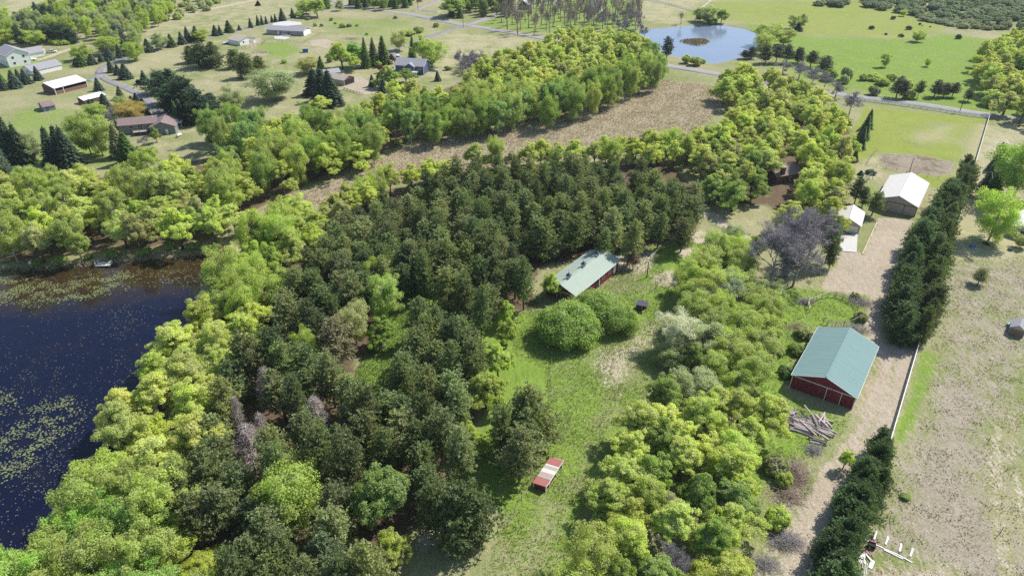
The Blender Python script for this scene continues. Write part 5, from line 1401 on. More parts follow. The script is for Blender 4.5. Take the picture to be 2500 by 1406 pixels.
# little shed at the right edge
gs = House("garden_shed", "small brown shed with grey roof near the right edge", "shed", (114.9, 126.6), 50, 4.0, 3.0, 1.7, 1.0, TAN, SHINGLE_GREY, None, .12)
gs.panel("wall_face", 'f', -1.4, 1.4, .05, 1.65, solid("shed_brown", (0.24, 0.17, 0.12), .8, .15, 2), .04); gs.panel("door", 'l', 1.2, 2.6, .05, 1.6, BROWN, .05)
# brown house in the oaks
bh = House("house", "brown house with brick chimney half hidden in the oaks", "house", tuple(G(1872, 438)), 20, 10, 9, 3.0, 2.0, BROWN, SHINGLE_BROWN, None, .5)
bh.chimney(2.5, -3.8, 1.3, 5.6, BRICK); bh.window('r', 6, 1); bh.window('f', 1.0, 1)
# left farm
wh = House("white_house", "white two-storey house with grey roof at the left edge", "house", (-259.6, 368.8), 139, 15, 10.5, 6.0, 2.7, WHITE, SHINGLE_GREY, WHITE, .45)
for z in (1.1, 3.9):
    for u in (-2.5, 2.5): wh.window('f', u, z, 1.2, 1.3)
    for u in (3, 7, 11): wh.window('l', u, z, 1.1, 1.3)
wh.door('l', 5, 1.0)
wg = House("attached_garage", "low white garage wing with grey roof behind the white house", "garage", tuple(G(62, 140)), 52, 8.5, 8.5, 2.7, 1.9, WHITE, SHINGLE_GREY, WHITE, .4)
wg.panel("garage_door", 'b', -2.4, 2.4, .05, 2.3, WHITE, .08)
gs2 = House("machine_shed", "long white shed with grey metal roof beside the white house", "shed", (-245.1, 350.9), 60.5, 15.0, 9.0, 2.5, 1.9, WHITE, SHINGLE_GREY, WHITE, .3)
gs2.panel("garage_door", 'b', -2, 2, .05, 2.3, TAN, .08); gs2.window('f', 0, 1.1)
ob = House("open_shed", "brown open-fronted shed with bright white roof", "shed", (-215.3, 318.1), 60.6, 15.5, 9.6, 3.0, 1.5, BROWN, ROOF_WHITE, None, .25, ridge=2.4, open_side='r', ribs=1.2)
for x in (0.1, 4.0, 15.4): MB().bar((x, -4.8, -.3), (x, -4.8, 3.0), .22).build("post", WHITE, ob.root)
MB().bar((0, -4.86, 2.9), (15.5, -4.86, 2.9), .10, .22).build("header_beam", WHITE, ob.root)
MB().box(4.1, 15.3, -4.85, -4.75, 0.0, 1.6).build("front_wall", solid("brown_plank", (0.24, 0.135, 0.105), .85, .2, 1), ob.root)
MB().box(0.3, 3.9, -4.85, -4.75, 0.0, 1.7).build("front_wall", solid("brown_plank", (0.24, 0.135, 0.105)), ob.root)
sb = House("low_shed", "low brown shed with white roof behind two spruces", "shed", (-191.6, 301.6), 58.0, 10, 5.0, 1.9, 0.8, BROWN, ROOF_WHITE, None, .2, ridge=1.2, ribs=1.2)
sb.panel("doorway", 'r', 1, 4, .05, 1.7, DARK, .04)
bs = House("garden_shed", "little blue grey shed with grey and brown roof on the lawn", "shed", (-204.4, 293.0), 45, 4.6, 7.0, 1.9, 1.3, SIDING_GREY, SHINGLE_BROWN, None, .2)
bs.roofs[1].data.materials[0] = SHINGLE_GREY
bs.door('r', 1.4, 1.1, 1.8, SIDING_BLUE)
# ranch house
rh = House("ranch_house", "grey ranch house with brown shingle roof and deck", "house", tuple(G(300, 322)), 17, 13.5, 8.6, 3.9, 1.5, SIDING_GREY, SHINGLE_BROWN, None, .5)
for u in (4.4, 10.8): rh.window('r', u, 2.2, 2.0, 1.2)
rh.panel("patio_door", 'r', 6.7, 8.6, 1.7, 3.7, WHITE, .06); rh.panel("pane", 'r', 6.8, 7.6, 1.8, 3.6, GLASS, .09); rh.panel("pane", 'r', 7.7, 8.5, 1.8, 3.6, GLASS, .09)
rh.window('r', 11.5, .3, 1.2, 1.0); rh.vents((2.5, 6.0), 1.2); rh.vents((12.2,), -1.0, WHITE)
dk = MB(); dk.box(5.0, 10.2, -7.4, -4.4, 1.45, 1.6); dk.build("deck", WOOD_GREY, rh.root)
for x in (5.2, 7.6, 10.0): MB().bar((x, -7.2, -.3), (x, -7.2, 2.5), .14).build("deck_post", WOOD_GREY, rh.root)
MB().bar((5.0, -7.3, 2.45), (10.2, -7.3, 2.45), .08, .1).build("deck_rail", WOOD_GREY, rh.root)
rg = House("garage_wing", "gabled garage wing of the brown-roofed ranch house", "garage", tuple(G(401, 329)), 104, 10.0, 9.2, 3.1, 1.9, SIDING_GREY, SHINGLE_BROWN, None, .45)
rg.door('f', -1.3, .95); rg.window('f', 1.2, 1.2); rg.panel("corner_board", 'f', -4.55, -4.35, 0, 3.0, WHITE, .05)
pt = thing("carport", "white flat-roofed canopy on posts beside the ranch house", "canopy", (*G(431, 312), 0), R(14))
MB().slab([(-2.4,-1.6,2.4),(2.6,-1.6,2.4),(2.6,2.0,2.5),(-2.4,2.0,2.5)], .12).build("roof", WHITE, pt)
for x in (-2.2, 2.4):
    for y in (-1.4, 1.8): MB().bar((x, y, -.2), (x, y, 2.3), .12).build("post", WHITE, pt)
MB().bar((-2.3, -1.5, .8), (2.5, -1.5, .8), .06, .12).build("rail", WHITE, pt)
def tank(label, px, rz, L=2.6, r=.5):
    t = thing("propane_tank", label, "tank", (*G(*px), 0), R(rz))
    pts = [(-L/2, 0, .75), (-L/2 + .12, 0, .75), (-L/2 + .35, 0, .75), (L/2 - .35, 0, .75), (L/2 - .12, 0, .75), (L/2, 0, .75)]
    MB().tube(pts, [.06, r * .75, r, r, r * .75, .06], 14).build("shell", TANK, t, True)
    for x in (-L * .28, L * .28): MB().box(x - .08, x + .08, -.4, .4, -.1, .5).build("saddle", CONCRETE, t)
    MB().box(-.18, .18, -.18, .18, 1.2, 1.42).build("valve_cover", TANK, t)
tank("white propane tank on the lawn right of the ranch house", (438, 334), 75)
tank("white propane tank right of the slate blue house", (1062, 175), -35)
tank("white propane tank at the left end of the long ranch house", (659, 84), 0)
# buildings of the upper field
lr = House("long_ranch_house", "long taupe ranch house with grey roof on the upper field", "house", (-152.0, 450.6), -12.5, 25, 9.4, 3.0, 1.5, SIDING_TAUPE, SHINGLE_GREY, WHITE, .4)
for u in (6.2, 9.6, 13.0, 17.0, 21.0): lr.window('r', u, 1.2, 1.5, 1.1)
lr.door('r', 7.8); lr.door('r', 14.9, 1.6, 2.1, GLASS); lr.panel("gable_face", 'b', -4.5, 4.5, .05, 2.9, WHITE, .04)
MB().box(12.5, 17.5, -8.4, -4.75, .3, .5).build("deck", WOOD_GREY, lr.root)
for x in (12.6, 15, 17.4): MB().bar((x, -8.3, -.2), (x, -8.3, 1.4), .12).build("deck_post", WHITE, lr.root)
MB().bar((12.5, -8.3, 1.35), (17.5, -8.3, 1.35), .06, .1).build("deck_rail", WHITE, lr.root)
pad("patio", [(668,91),(700,87),(708,93),(694,98),(672,97)], CONCRETE, "pale patio slab below the long ranch house", .1)
gw = House("white_garage", "white garage with tan shingle roof beside the lane", "garage", (-160.6, 421.5), -33, 0.1, 0.1, .1, .05, WHITE, WHITE) if False else House("white_garage", "white garage with tan shingle roof beside the lane", "garage", (-155.9, 418.8), 147, 10.5, 11.2, 2.6, 1.7, WHITE, SHINGLE_TAN, None, .4)
gw.panel("garage_door", 'f', -3.8, -1.0, .05, 2.2, TAN, .07); gw.window('f', 3.0, 1.2); gw.door('f', 1.0)
bx = thing("storage_box", "bright blue storage box on the upper paddock", "storage box", (*G(746, 128), 0), R(15))
MB().box(-1.5, 1.5, -.9, .9, 0, 1.9).build("body", BLUE, bx); MB().slab([(-1.6,-1.0,2.05),(1.6,-1.0,2.05),(1.6,1.0,2.15),(-1.6,1.0,2.15)], .12).build("lid", SHINGLE_GREY, bx)
hb = House("horse_barn", "brown open-ended horse barn with tan roof by the brown paddock", "barn", (-78.9, 334.3), 150, 14.5, 7.4, 2.5, 1.5, TAN, SHINGLE_TAN, None, .25)
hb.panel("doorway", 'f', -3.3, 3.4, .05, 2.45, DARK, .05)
MB().add([(-.06,-3.2,2.45),(-.06,3.3,2.45),(-.06,0,3.8)], [(0,1,2)]).build("gable_board", BROWN, hb.root)  # brown triangle covering the gable above the doorway
House("metal_shed", "pale metal-roofed shed behind the big spruces", "shed", tuple(G(790, 190)), 30, 8, 7, 2.4, 1.2, TAN, METAL, None, .2)
sbh = House("slate_blue_house", "slate blue house with grey roof and chimney", "house", (-58.2, 358.6), -13, 15.0, 9.6, 4.6, 2.3, SIDING_BLUE, SHINGLE_GREY, WHITE, .5)
sbh.window('r', 12.6, 2.6, 1.9, 1.4); sbh.window('r', 4.5, 2.6, 1.4, 1.2); sbh.chimney(-0.6, 1.2, 1.3, 7.6, SIDING_BLUE, WHITE); sbh.vents((4, 6, 8, 10, 12), 1.0)
MB().box(8.0, 12.6, -8.2, -4.85, 2.0, 2.15).build("deck", WHITE, sbh.root)
for x in (8.2, 12.4): MB().bar((x, -8.0, -.2), (x, -8.0, 3.0), .14).build("deck_post", WHITE, sbh.root)
MB().bar((8.0, -8.1, 2.95), (12.6, -8.1, 2.95), .08, .12).build("deck_rail", WHITE, sbh.root)
for i in range(6): MB().box(9.6, 10.8, -8.5 - i * .3, -8.2 - i * .3, 1.5 - i * .3, 1.7 - i * .3).build("step", WHITE, sbh.root)
pg = House("porch_gable", "projecting grey-roofed gable of the slate blue house", "porch", tuple(G(1001, 183)), 77, 4.5, 5.0, 4.2, 1.5, SIDING_BLUE, SHINGLE_GREY, WHITE, .4)
gr = House("small_barn", "small red gambrel barn with white roof in the bare grove", "barn", tuple(G(1278, 24)), 70, 8, 6.5, 3.0, 3.0, BROWN, ROOF_WHITE, None, .3)
gr.panel("door", 'f', -1.2, 1.2, .05, 2.4, WHITE, .06)
fw = House("white_barn", "white house with steep roof seen through the bare grove", "house", tuple(G(1445, 30)), 70, 14, 10, 4.0, 5.0, WHITE, SHINGLE_GREY, None, .4)
House("red_house", "dark red house at the top edge beyond the picket fence", "house", tuple(G(1030, -12)), 10, 16, 10, 3, 2, solid("siding_red", (0.22, 0.03, 0.04), .7), SHINGLE_BROWN, None, .4)

# striped run-in shelter
rs = thing("run_in_shelter", "small red shelter with striped red and white roof on the meadow", "shelter", (*((np.array([3.8, 81.9]) + np.array([5.7, 81.0])) / 2), 0), R(61))
w2, Ls, hb_, hf_ = 1.1, 6.6, 1.30, 1.55
MB().add([(0,-w2,-.2),(.1,-w2,-.2),(.1,w2,-.2),(0,w2,-.2),(0,-w2,hf_),(.1,-w2,hf_),(.1,w2,hb_),(0,w2,hb_)], [(0,3,2,1),(4,5,6,7),(0,1,5,4),(1,2,6,5),(2,3,7,6),(3,0,4,7)]).build("end_wall", RED, rs)
MB().add([(Ls-.1,-w2,-.2),(Ls,-w2,-.2),(Ls,w2,-.2),(Ls-.1,w2,-.2),(Ls-.1,-w2,hf_),(Ls,-w2,hf_),(Ls,w2,hb_),(Ls-.1,w2,hb_)], [(0,3,2,1),(4,5,6,7),(0,1,5,4),(1,2,6,5),(2,3,7,6),(3,0,4,7)]).build("end_wall", RED, rs)
MB().box(.1, Ls - .1, w2 - .1, w2, -.2, hb_).build("back_wall", RED, rs)
MB().box(1.5, 4.0, -w2, -w2 + .08, 0, hf_ - .05).build("front_wall", RED, rs)
for x in (.05, 1.45, 4.05, 6.5): MB().bar((x, -w2 - .06, -.2), (x, -w2 - .06, hf_), .14).build("post", WHITE, rs)
for y, hz in ((w2 + .04, hb_),): 
    for x in (.0, Ls): MB().bar((x, y, -.2), (x, y, hz), .14).build("post", WHITE, rs)
x = -.15
for wdt, mt in ((1.75, RED_ROOF), (.55, GREY_ROOF), (.75, solid("pink_roof_panel", (0.45, 0.33, 0.30), .5, .1, 1)), (.95, PALE_ROOF), (.75, GREY_ROOF), (.35, PALE_ROOF), (1.8, RED_ROOF)):
    MB().slab([(x, -w2 - .2, hf_ + .12), (x + wdt - .02, -w2 - .2, hf_ + .12), (x + wdt - .02, w2 + .2, hb_ + .06), (x, w2 + .2, hb_ + .06)], .06).build("roof_panel", mt, rs); x += wdt
MB().bar((-.15, -w2 - .22, hf_ + .05), (x, -w2 - .22, hf_ + .05), .05, .16).build("fascia", WHITE, rs)
MB().bar((x + .02, -w2 - .2, hf_ + .06), (x + .02, w2 + .2, hb_), .05, .16).build("fascia", WHITE, rs)
# small dark shelter
ds = thing("hay_feeder", "small dark roofed hay shelter standing on the meadow", "shelter", (*G(1566, 756), 0), R(-22))
SLATE = solid("slate_board", (0.075, 0.07, 0.095), .7, .2, 2)
MB().slab([(-1.35,-.95,1.75),(1.35,-.95,1.75),(1.35,.95,2.0),(-1.35,.95,2.0)], .10).build("roof", SLATE, ds)
MB().box(-1.2, -1.1, -.8, .8, 0, 1.7).build("side_wall", SLATE, ds); MB().box(-1.2, 1.2, .7, .8, 0, 1.8).build("back_wall", SLATE, ds); MB().box(-1.2, .2, -.8, -.72, .0, 1.6).build("front_wall", SLATE, ds)
for x_, y_ in ((1.15, -.75), (.25, -.78), (1.15, .75)): MB().bar((x_, y_, -.2), (x_, y_, 1.7), .14).build("post", WOOD_GREY, ds)

# ---------------------------------------------------------------- fences, poles
def fence(label, pts, post_h, rails, gap, mat, pw=.14, rw=.04, rh=.14, name="rail_fence", group=None, cap=False, top=None):
    """post and rail fence along a line on the ground; every post and every length of rail is a piece of its own"""
    P = np.asarray(pts, float)
    seg = np.linalg.norm(np.diff(P, axis=0), axis=1); L = seg.sum()
    n = max(2, int(round(L / gap)) + 1)
    cum = np.concatenate([[0], np.cumsum(seg)])
    S = np.linspace(0, L, n)
    Q = np.stack([np.interp(S, cum, P[:, 0]), np.interp(S, cum, P[:, 1])], 1)
    q0 = Q[0]
    t = thing(name, label, "fence", (q0[0], q0[1], 0), 0, group)
    post = MB().box(-pw/2, pw/2, -pw/2, pw/2, -.4, post_h).mesh("fence_post", mat)
    zs = [ground_z(*q) for q in Q]
    for q, z in zip(Q, zs):
        d = Q[min(len(Q)-1, 1)] - Q[0]
        obj("post", post, t, (q[0] - q0[0], q[1] - q0[1], z), (0, 0, math.atan2(d[1], d[0])))
    step = max(1, int(math.ceil((n - 1) * len(rails) / 280)))
    for i in range(0, n - 1, step):
        a, e = i, min(i + step, n - 1)
        for r in rails:
            MB().bar((Q[a][0]-q0[0], Q[a][1]-q0[1], zs[a]+r), (Q[e][0]-q0[0], Q[e][1]-q0[1], zs[e]+r), rw, rh).build("rail", mat, t)
    return t
fence("long white rail fence running beside the dry field on the right", [G(2415, 284), G(2310, 640), G(2243, 838), G(2166, 1100), G(2094, 1320)], 1.35, (.45, .85, 1.25), 2.6, WHITE, .16, .12, .20)
fence("white four-rail fence along the asphalt road by the lime paddock", [G(2078, 243), G(2180, 256), G(2280, 270), G(2350, 281), G(2413, 290)], 1.45, (.35, .7, 1.05, 1.38), 2.6, WHITE, .16, .06, .17)
fence("white rail fence on the far side of the pond", [G(1570, 0), G(1640, 14), G(1700, 31)], 1.4, (.45, .9, 1.3), 3.0, WHITE, .18, .10, .2)
fence("white rail fence climbing away behind the pond", [G(1702, 31), G(1722, 16), G(1742, 0), G(1760, -16)], 1.4, (.45, .9, 1.3), 3.0, WHITE, .18, .10, .2)
def pickets(label, a, b):
    P0, P1 = G(*a), G(*b); L = np.linalg.norm(P1 - P0); n = int(L / .8)
    t = thing("picket_fence", label, "fence", (*P0, 0), math.atan2(*(P1 - P0)[::-1]))
    me = MB().box(-.12, .12, -.03, .03, 0, 1.25).mesh("picket", WHITE)
    for i in range(n): obj("picket", me, t, (i * .8 + .3, 0, 0))
    for z in (.35, .95): MB().bar((0, .05, z), (L, .05, z), .05, .12).build("rail", WHITE, t)
pickets("white picket fence left of the short driveway at the top", (945, 15), (994, 21))
pickets("white picket fence curving below the large green tree", (1026, 27), (1068, 33)); pickets("short white picket fence climbing behind the large green tree", (1068, 33), (1095, 24))
wire = dict(rails=(.5, .95), rw=.025, rh=.025, pw=.12)
fence("wire fence with wooden posts round the sand arena's near side", [G(2115, 403), G(2150, 410), G(2220, 425), G(2290, 438)], 1.2, gap=3.5, mat=WOOD_GREY, name="wire_fence", **wire)
fence("wire fence bordering the left end of the sand arena", [G(2115, 403), G(2125, 385), G(2138, 370)], 1.2, gap=3.5, mat=WOOD_GREY, name="wire_fence", **wire)
fence("white board fence slanting away behind the stable", [G(1580, 641), G(1613, 608)], 1.2, (.5, 1.0), 2.4, WHITE, .12, .05, .14)
fence("wire fence from the stable to the utility post", [G(1515, 662), G(1545, 655), G(1580, 672), G(1612, 690)], 1.2, gap=2.6, mat=WOOD_GREY, name="wire_fence", **wire)
fence("wire fence from the utility post down to the dark hay shelter", [G(1612, 692), G(1598, 708), G(1570, 728)], 1.2, gap=2.6, mat=WOOD_GREY, name="wire_fence", **wire)
fence("wire fence across the sand track below the plantation", [G(1700, 520), G(1740, 545), G(1785, 570)], 1.2, gap=2.8, mat=WOOD_DARK, name="wire_fence", **wire)
fence("sagging wire fence down the middle of the meadow", [G(1347, 868), G(1346, 920), G(1348, 985)], 1.1, gap=4.0, mat=WOOD_GREY, name="wire_fence", **wire)
fence("old wire fence below the striped shelter", [G(1292, 1190), G(1270, 1225), G(1240, 1285)], 1.1, gap=3.2, mat=WOOD_GREY, name="wire_fence", **wire)
fence("low rail fence along the edge of the brown paddock", [G(840, 218), G(862, 225), G(886, 233)], 1.0, (.5, .9), 2.4, WOOD_GREY, .14, .08, .14)
fence("wire fence round the patio of the long ranch house", [G(675, 97), G(735, 108), G(785, 82)], 1.1, gap=3.0, mat=WOOD_GREY, name="wire_fence", **wire)
fence("wire fence below the white garage", [G(600, 120), G(640, 110), G(650, 102)], 1.1, gap=3.0, mat=WOOD_DARK, name="wire_fence", **wire)
# parking timbers by the garage
pts_t = [G(2144, 536), G(2134, 558), G(2124, 580), G(2114, 602), G(2104, 624)]
for i in range(4):
    a, c = pts_t[i], pts_t[i + 1]
    o = MB().bar((0, 0, .12), (*(c - a) * .93, .12), .24, .24).build("parking_timber", WOOD_PALE); o.location = (*a, ground_z(*a))
    tag(o, f"{ORD[i]} pale parking timber from the cream barn along the drive", "timber", "parking timbers along the drive")
# round pen of poles
pen = thing("round_pen", "round pen of weathered pole rails behind the red barn", "pen", (*G(2032, 755), 0))
c0 = G(2032, 755)
pen_px = [(1972,740),(1985,735),(1992,735),(2006,727),(2022,723),(2040,723),(2058,728),(2072,736),(2085,745),(2094,755)]
pen_px2 = [(2010,786),(2020,792),(2040,794),(2060,794),(2080,790),(2100,780)]
for seq, mt in ((pen_px, WOOD_PALE), (pen_px2, WOOD_GREY), ([(1972,740),(1974,752),(1976,762)], WOOD_PALE)):
    Q = GP(seq)
    for i, q in enumerate(Q):
        MB().tube([(*(q - c0), -.2), (*(q - c0), 1.25)], .07, 6).build("post", WOOD_GREY, pen)
        if i < len(Q) - 1:
            for z in (.55, 1.1): MB().tube([(*(q - c0), z), (*(Q[i+1] - c0), z + .03)], [.09, .07], 6).build("pole_rail", mt if i < 4 else WOOD_GREY, pen)
def utility_pole(px, h, label, arm=True, lamp=False, name="utility_pole"):
    g = G(*px); t = thing(name, label, "pole", (*g, ground_z(*g)))
    MB().tube([(0, 0, -.5), (0, 0, h)], [.17, .11], 8).build("shaft", WOOD_DARK if not lamp else WOOD_GREY, t, True)
    if arm:
        MB().bar((-1.0, .12, h - .5), (1.0, .12, h - .5), .12).build("crossarm", WOOD_DARK, t)
        for x in (-.9, 0, .9): MB().tube([(x, .12, h - .42), (x, .12, h - .2)], .06, 6).build("insulator", TANK, t)
        MB().tube([(.3, 0, h - 2.0), (.3, 0, h - 1.2)], .24, 8).build("transformer", METAL, t)
    if lamp:
        MB().bar((0, 0, h - .1), (.5, 0, h + .1), .07).build("bracket", METAL, t); MB().tube([(.6, 0, h - .15), (.6, 0, h + .05), (.6, 0, h + .2)], [.34, .28, .1], 10).build("lamp_head", TANK, t)
utility_pole((2342.6, 274), 8.2, "utility pole with transformer at the road by the lime paddock")
utility_pole((1131, 68), 9.6, "utility pole at the road junction")
utility_pole((1021, 26), 7, "utility pole by the picket fence driveway")
utility_pole((1663, 598), 4.9, "wooden pole on the green slope behind the stable", False)
utility_pole((1579, 678), 4.6, "dark wooden pole right of the stable", False)
utility_pole((2220, 420), 5.2, "yard lamp on a pole behind the cream barn", False, True, "lamp_post")
for i, (px, nm) in enumerate(((( 2410,1082), "upper of two wooden stakes on the dry field"), ((2440, 1303), "lower of two wooden stakes on the dry field"), ((2416, 902), "wooden stake near the brown shed"))):
    g = G(*px); t = thing("stake", nm, "stake", (*g, 0)); MB().tube([(0, 0, -.2), (0.05, 0, .9), (.12, .05, 1.7)], [.06, .05, .04], 6).build("shaft", WOOD_DARK, t); MB().box(.04, .2, -.03, .13, 1.62, 1.76).build("cap", WOOD_PALE, t)

# ---------------------------------------------------------------- dock, birdhouse, swing
dk = thing("dock", "small wooden dock with white rails on the far lake shore", "dock", (*G(254, 645), WATER_Z), R(4))
MB().box(-1.9, 1.9, -1.0, 1.0, .35, .5).build("platform", WOOD_GREY, dk)
for i in range(9): MB().box(-1.9 + i * .422, -1.9 + i * .422 + .39, -1.03, 1.03, .50, .535).build("plank", PALE_ROOF, dk)
MB().box(.3, 1.3, 1.0, 5.2, .38, .5).build("gangway", WOOD_GREY, dk)
for x_ in (-1.8, 1.8):
    for y_ in (-.9, .9): MB().tube([(x_, y_, -1.2), (x_, y_, 1.3)], .06, 6).build("pile", WHITE, dk)
    MB().bar((x_, -.9, 1.25), (x_, .9, 1.25), .07, .09).build("rail", WHITE, dk)
bd = thing("birdhouse", "white nest box on a pole at the lake shore", "birdhouse", (*G(79, 656), -.3)); MB().tube([(0, 0, -.4), (0, 0, 1.8)], .05, 6).build("pole", METAL, bd); MB().box(-.2, .2, -.2, .2, 1.8, 2.3).build("box", WHITE, bd); MB().slab([(-.28,-.28,2.36),(.28,-.28,2.36),(.28,.28,2.44),(-.28,.28,2.44)], .05).build("roof", TANK, bd)
sw = thing("garden_swing", "wooden swing set behind the cream barn", "swing set", (*G(2118, 442), 0), R(40))
for x_ in (-2, 2):
    for y_ in (-.9, .9): MB().bar((x_, y_, 0), (x_, 0, 2.3), .12).build("leg", WOOD_GREY, sw)
MB().bar((-2.2, 0, 2.3), (2.2, 0, 2.3), .12).build("top_beam", WOOD_GREY, sw)
for x_ in (-.8, .8):
    s_ = MB().box(x_ - .3, x_ + .3, -.15, .15, .5, .56).build("seat", WOOD_DARK, sw)
    for q in (-.25, .25): MB().bar((x_ + q, 0, .55), (x_ + q, 0, 2.25), .03).build("chain", METAL, s_)

# ---------------------------------------------------------------- vehicles
def car(label, px, rz, mat, L=4.6, W=1.85, H=1.5, pickup=False, name="parked_car"):
    g = G(*px); t = thing(name, label, "car" if not pickup else "pickup truck", (*g, ground_z(*g) + .02), R(rz))
    hl, hw = L / 2, W / 2
    prof = [(-hl, .35), (-hl, .85), (-hl + .15, .95), (hl - 1.3, .98), (hl - .15, .82), (hl, .6), (hl, .35)]
    m = MB(); n = len(prof)
    m.add([(x_, -hw, z_) for x_, z_ in prof] + [(x_, hw, z_) for x_, z_ in prof], [tuple(range(n))[::-1], tuple(range(n, 2*n))] + [(i, (i+1) % n, n + (i+1) % n, n + i) for i in range(n)])
    m.build("body", mat, t)
    if pickup: cab = [(-.35, .96), (-.2, 1.75), (.95, 1.78), (1.55, .98)]
    else: cab = [(-hl + .25, .95), (-hl + .7, H), (.5, H), (1.15, .97)]
    ci = hw - .12; n = 4
    c = MB().add([(x_, -ci, z_) for x_, z_ in cab] + [(x_, ci, z_) for x_, z_ in cab], [(3,2,1,0),(4,5,6,7)] + [(i, (i+1) % 4, 4 + (i+1) % 4, 4 + i) for i in range(4)]).build("cabin", mat, t)
    for s_ in (-1, 1):
        y_ = s_ * (ci + .012)
        q = [(cab[0][0] + .25, y_, 1.03), (cab[3][0] - .3, y_, 1.03), (cab[2][0] - .05, y_, cab[2][1] - .12), (cab[1][0] + .12, y_, cab[1][1] - .12)]
        MB().add(q if s_ < 0 else q[::-1], [(0, 1, 2, 3)]).build("side_window", GLASS, c)
    f0, f1 = Vector((cab[2][0], 0, cab[2][1])), Vector((cab[3][0], 0, cab[3][1])); nn = Vector((.012, 0, .012))
    MB().add([tuple(f1 * .92 + f0 * .08 + nn + Vector((0, -ci + .12, 0))), tuple(f1 * .92 + f0 * .08 + nn + Vector((0, ci - .12, 0))), tuple(f0 * .9 + f1 * .1 + nn + Vector((0, ci - .15, 0))), tuple(f0 * .9 + f1 * .1 + nn + Vector((0, -ci + .15, 0)))], [(0, 1, 2, 3)]).build("windscreen", GLASS, c)
    if pickup: MB().box(-hl + .12, -.45, -hw + .12, hw - .12, .955, .965).build("truck_bed", DARK, t)
    for x_ in (-hl + .85, hl - .9):
        for y_ in (-hw, hw):
            wl = MB().tube([(x_, y_ - .11, .34), (x_, y_ + .11, .34)], .34, 12).build("wheel", RUBBER, t); MB().tube([(x_, y_ - .12, .34), (x_, y_ + .12, .34)], .19, 8).build("rim", METAL, wl)
    for y_ in (-hw + .3, hw - .3): MB().box(hl - .06, hl + .02, y_ - .18, y_ + .18, .6, .76).build("headlight", TANK, t)
car("white pickup truck parked on the drive of the white house", (126, 129), 21, CAR_WHITE, 5.6, 1.95, pickup=True, name="pickup_truck")
car("black car parked beside the ranch house garage", (430, 297), 100, CAR_DARK)
car("silver car parked under the bright green maples", (876, 166), 20, CAR_SILVER)
car("red car parked at the top edge", (1024, 5), 15, CAR_RED)
cp = thing("camper_trailer", "white camper trailer parked behind the pickup truck", "camper", (*G(97, 134), 0), R(21))
MB().box(-2.9, 2.9, -1.15, 1.15, .55, 2.7).build("body", CAR_WHITE, cp); MB().box(-2.5, 1.4, -1.16, -1.15, 1.5, 2.0).build("window", GLASS, cp); MB().box(2.1, 2.7, -1.17, -1.15, .7, 2.4).build("door", SLATE, cp)
for x_ in (-.5, .4):
    for y_ in (-1.15, 1.15): MB().tube([(x_, y_ - .1, .36), (x_, y_ + .1, .36)], .36, 12).build("wheel", RUBBER, cp)
MB().bar((2.9, 0, .5), (4.0, 0, .45), .12).build("hitch", METAL, cp)
tr = thing("utility_trailer", "small flat trailer beside the white garage", "trailer", (*G(552, 108), 0), R(40)); MB().box(-1.6, 1.6, -.9, .9, .7, 1.0).build("bed", WHITE, tr); MB().box(-1.55, 1.55, -.85, .85, .3, .7).build("chassis", SIDING_BLUE, tr); MB().bar((1.6, 0, .6), (2.8, 0, .5), .1).build("tongue", METAL, tr)
for y_ in (-.95, .95): MB().tube([(0, y_ - .08, .32), (0, y_ + .08, .32)], .32, 10).build("wheel", RUBBER, tr)
bt = thing("covered_boat", "white shrink-wrapped boat before the white house shed", "boat", (*G(84, 148), 0), R(15))
MB().add([(-1.6,-.8,.9),(1.0,-.8,.9),(2.0,0,.95),(1.0,.8,.9),(-1.6,.8,.9),(-1.5,-.5,.3),(1.0,-.4,.3),(1.6,0,.35),(1.0,.4,.3),(-1.5,.5,.3),(-1.2,0,1.3),(1.1,0,1.25)],
         [(5,6,1,0),(6,7,2,1),(7,8,3,2),(8,9,4,3),(9,5,0,4),(9,8,7,6,5),(0,1,11,10),(1,2,11),(2,3,11),(3,4,10,11),(4,0,10)]).build("hull", CAR_WHITE, bt)
for y_ in (-.7, .7): MB().tube([(0, y_ - .08, .3), (0, y_ + .08, .3)], .3, 10).build("wheel", RUBBER, bt)
tp = thing("tarp_heap", "teal tarpaulin slumped against the brown shed", "tarp", (*G(2463, 797), 0), R(40))
MB().add([(-.9,-.6,0),(.9,-.6,0),(.9,.7,0),(-.9,.7,0),(-.5,-.2,.7),(.4,-.3,1.0),(.6,.3,.9),(-.4,.4,.8)], [(0,1,5,4),(1,2,6,5),(2,3,7,6),(3,0,4,7),(4,5,6,7)]).build("cover", TEAL, tp)
for i, (px, mt, lb) in enumerate((((2373, 602), BLUE, "crumpled blue tarp on the ground under the lone light green tree"), ((2466, 610), SIDING_BLUE, "blue junk heap by the sapling at the right edge"), ((2408, 596), DARK, "dark stump-like bundle beside the blue tarp"))):
    rr = random.Random(i); g = G(*px); t = thing("tarp_heap", lb, "tarp", (*g, 0), i)
    m = MB(); k = 9
    ring = [(math.cos(j * 6.283 / k) * rr.uniform(.8, 1.3), math.sin(j * 6.283 / k) * rr.uniform(.5, .9), 0) for j in range(k)]; ring2 = [(x_ * .6, y_ * .6, rr.uniform(.25, .55)) for x_, y_, _ in ring]
    m.add(ring + ring2 + [(0, 0, .5)], [(j, (j+1) % k, k + (j+1) % k, k + j) for j in range(k)] + [(k + j, k + (j+1) % k, 2 * k) for j in range(k)]); m.build("cover", mt, t)

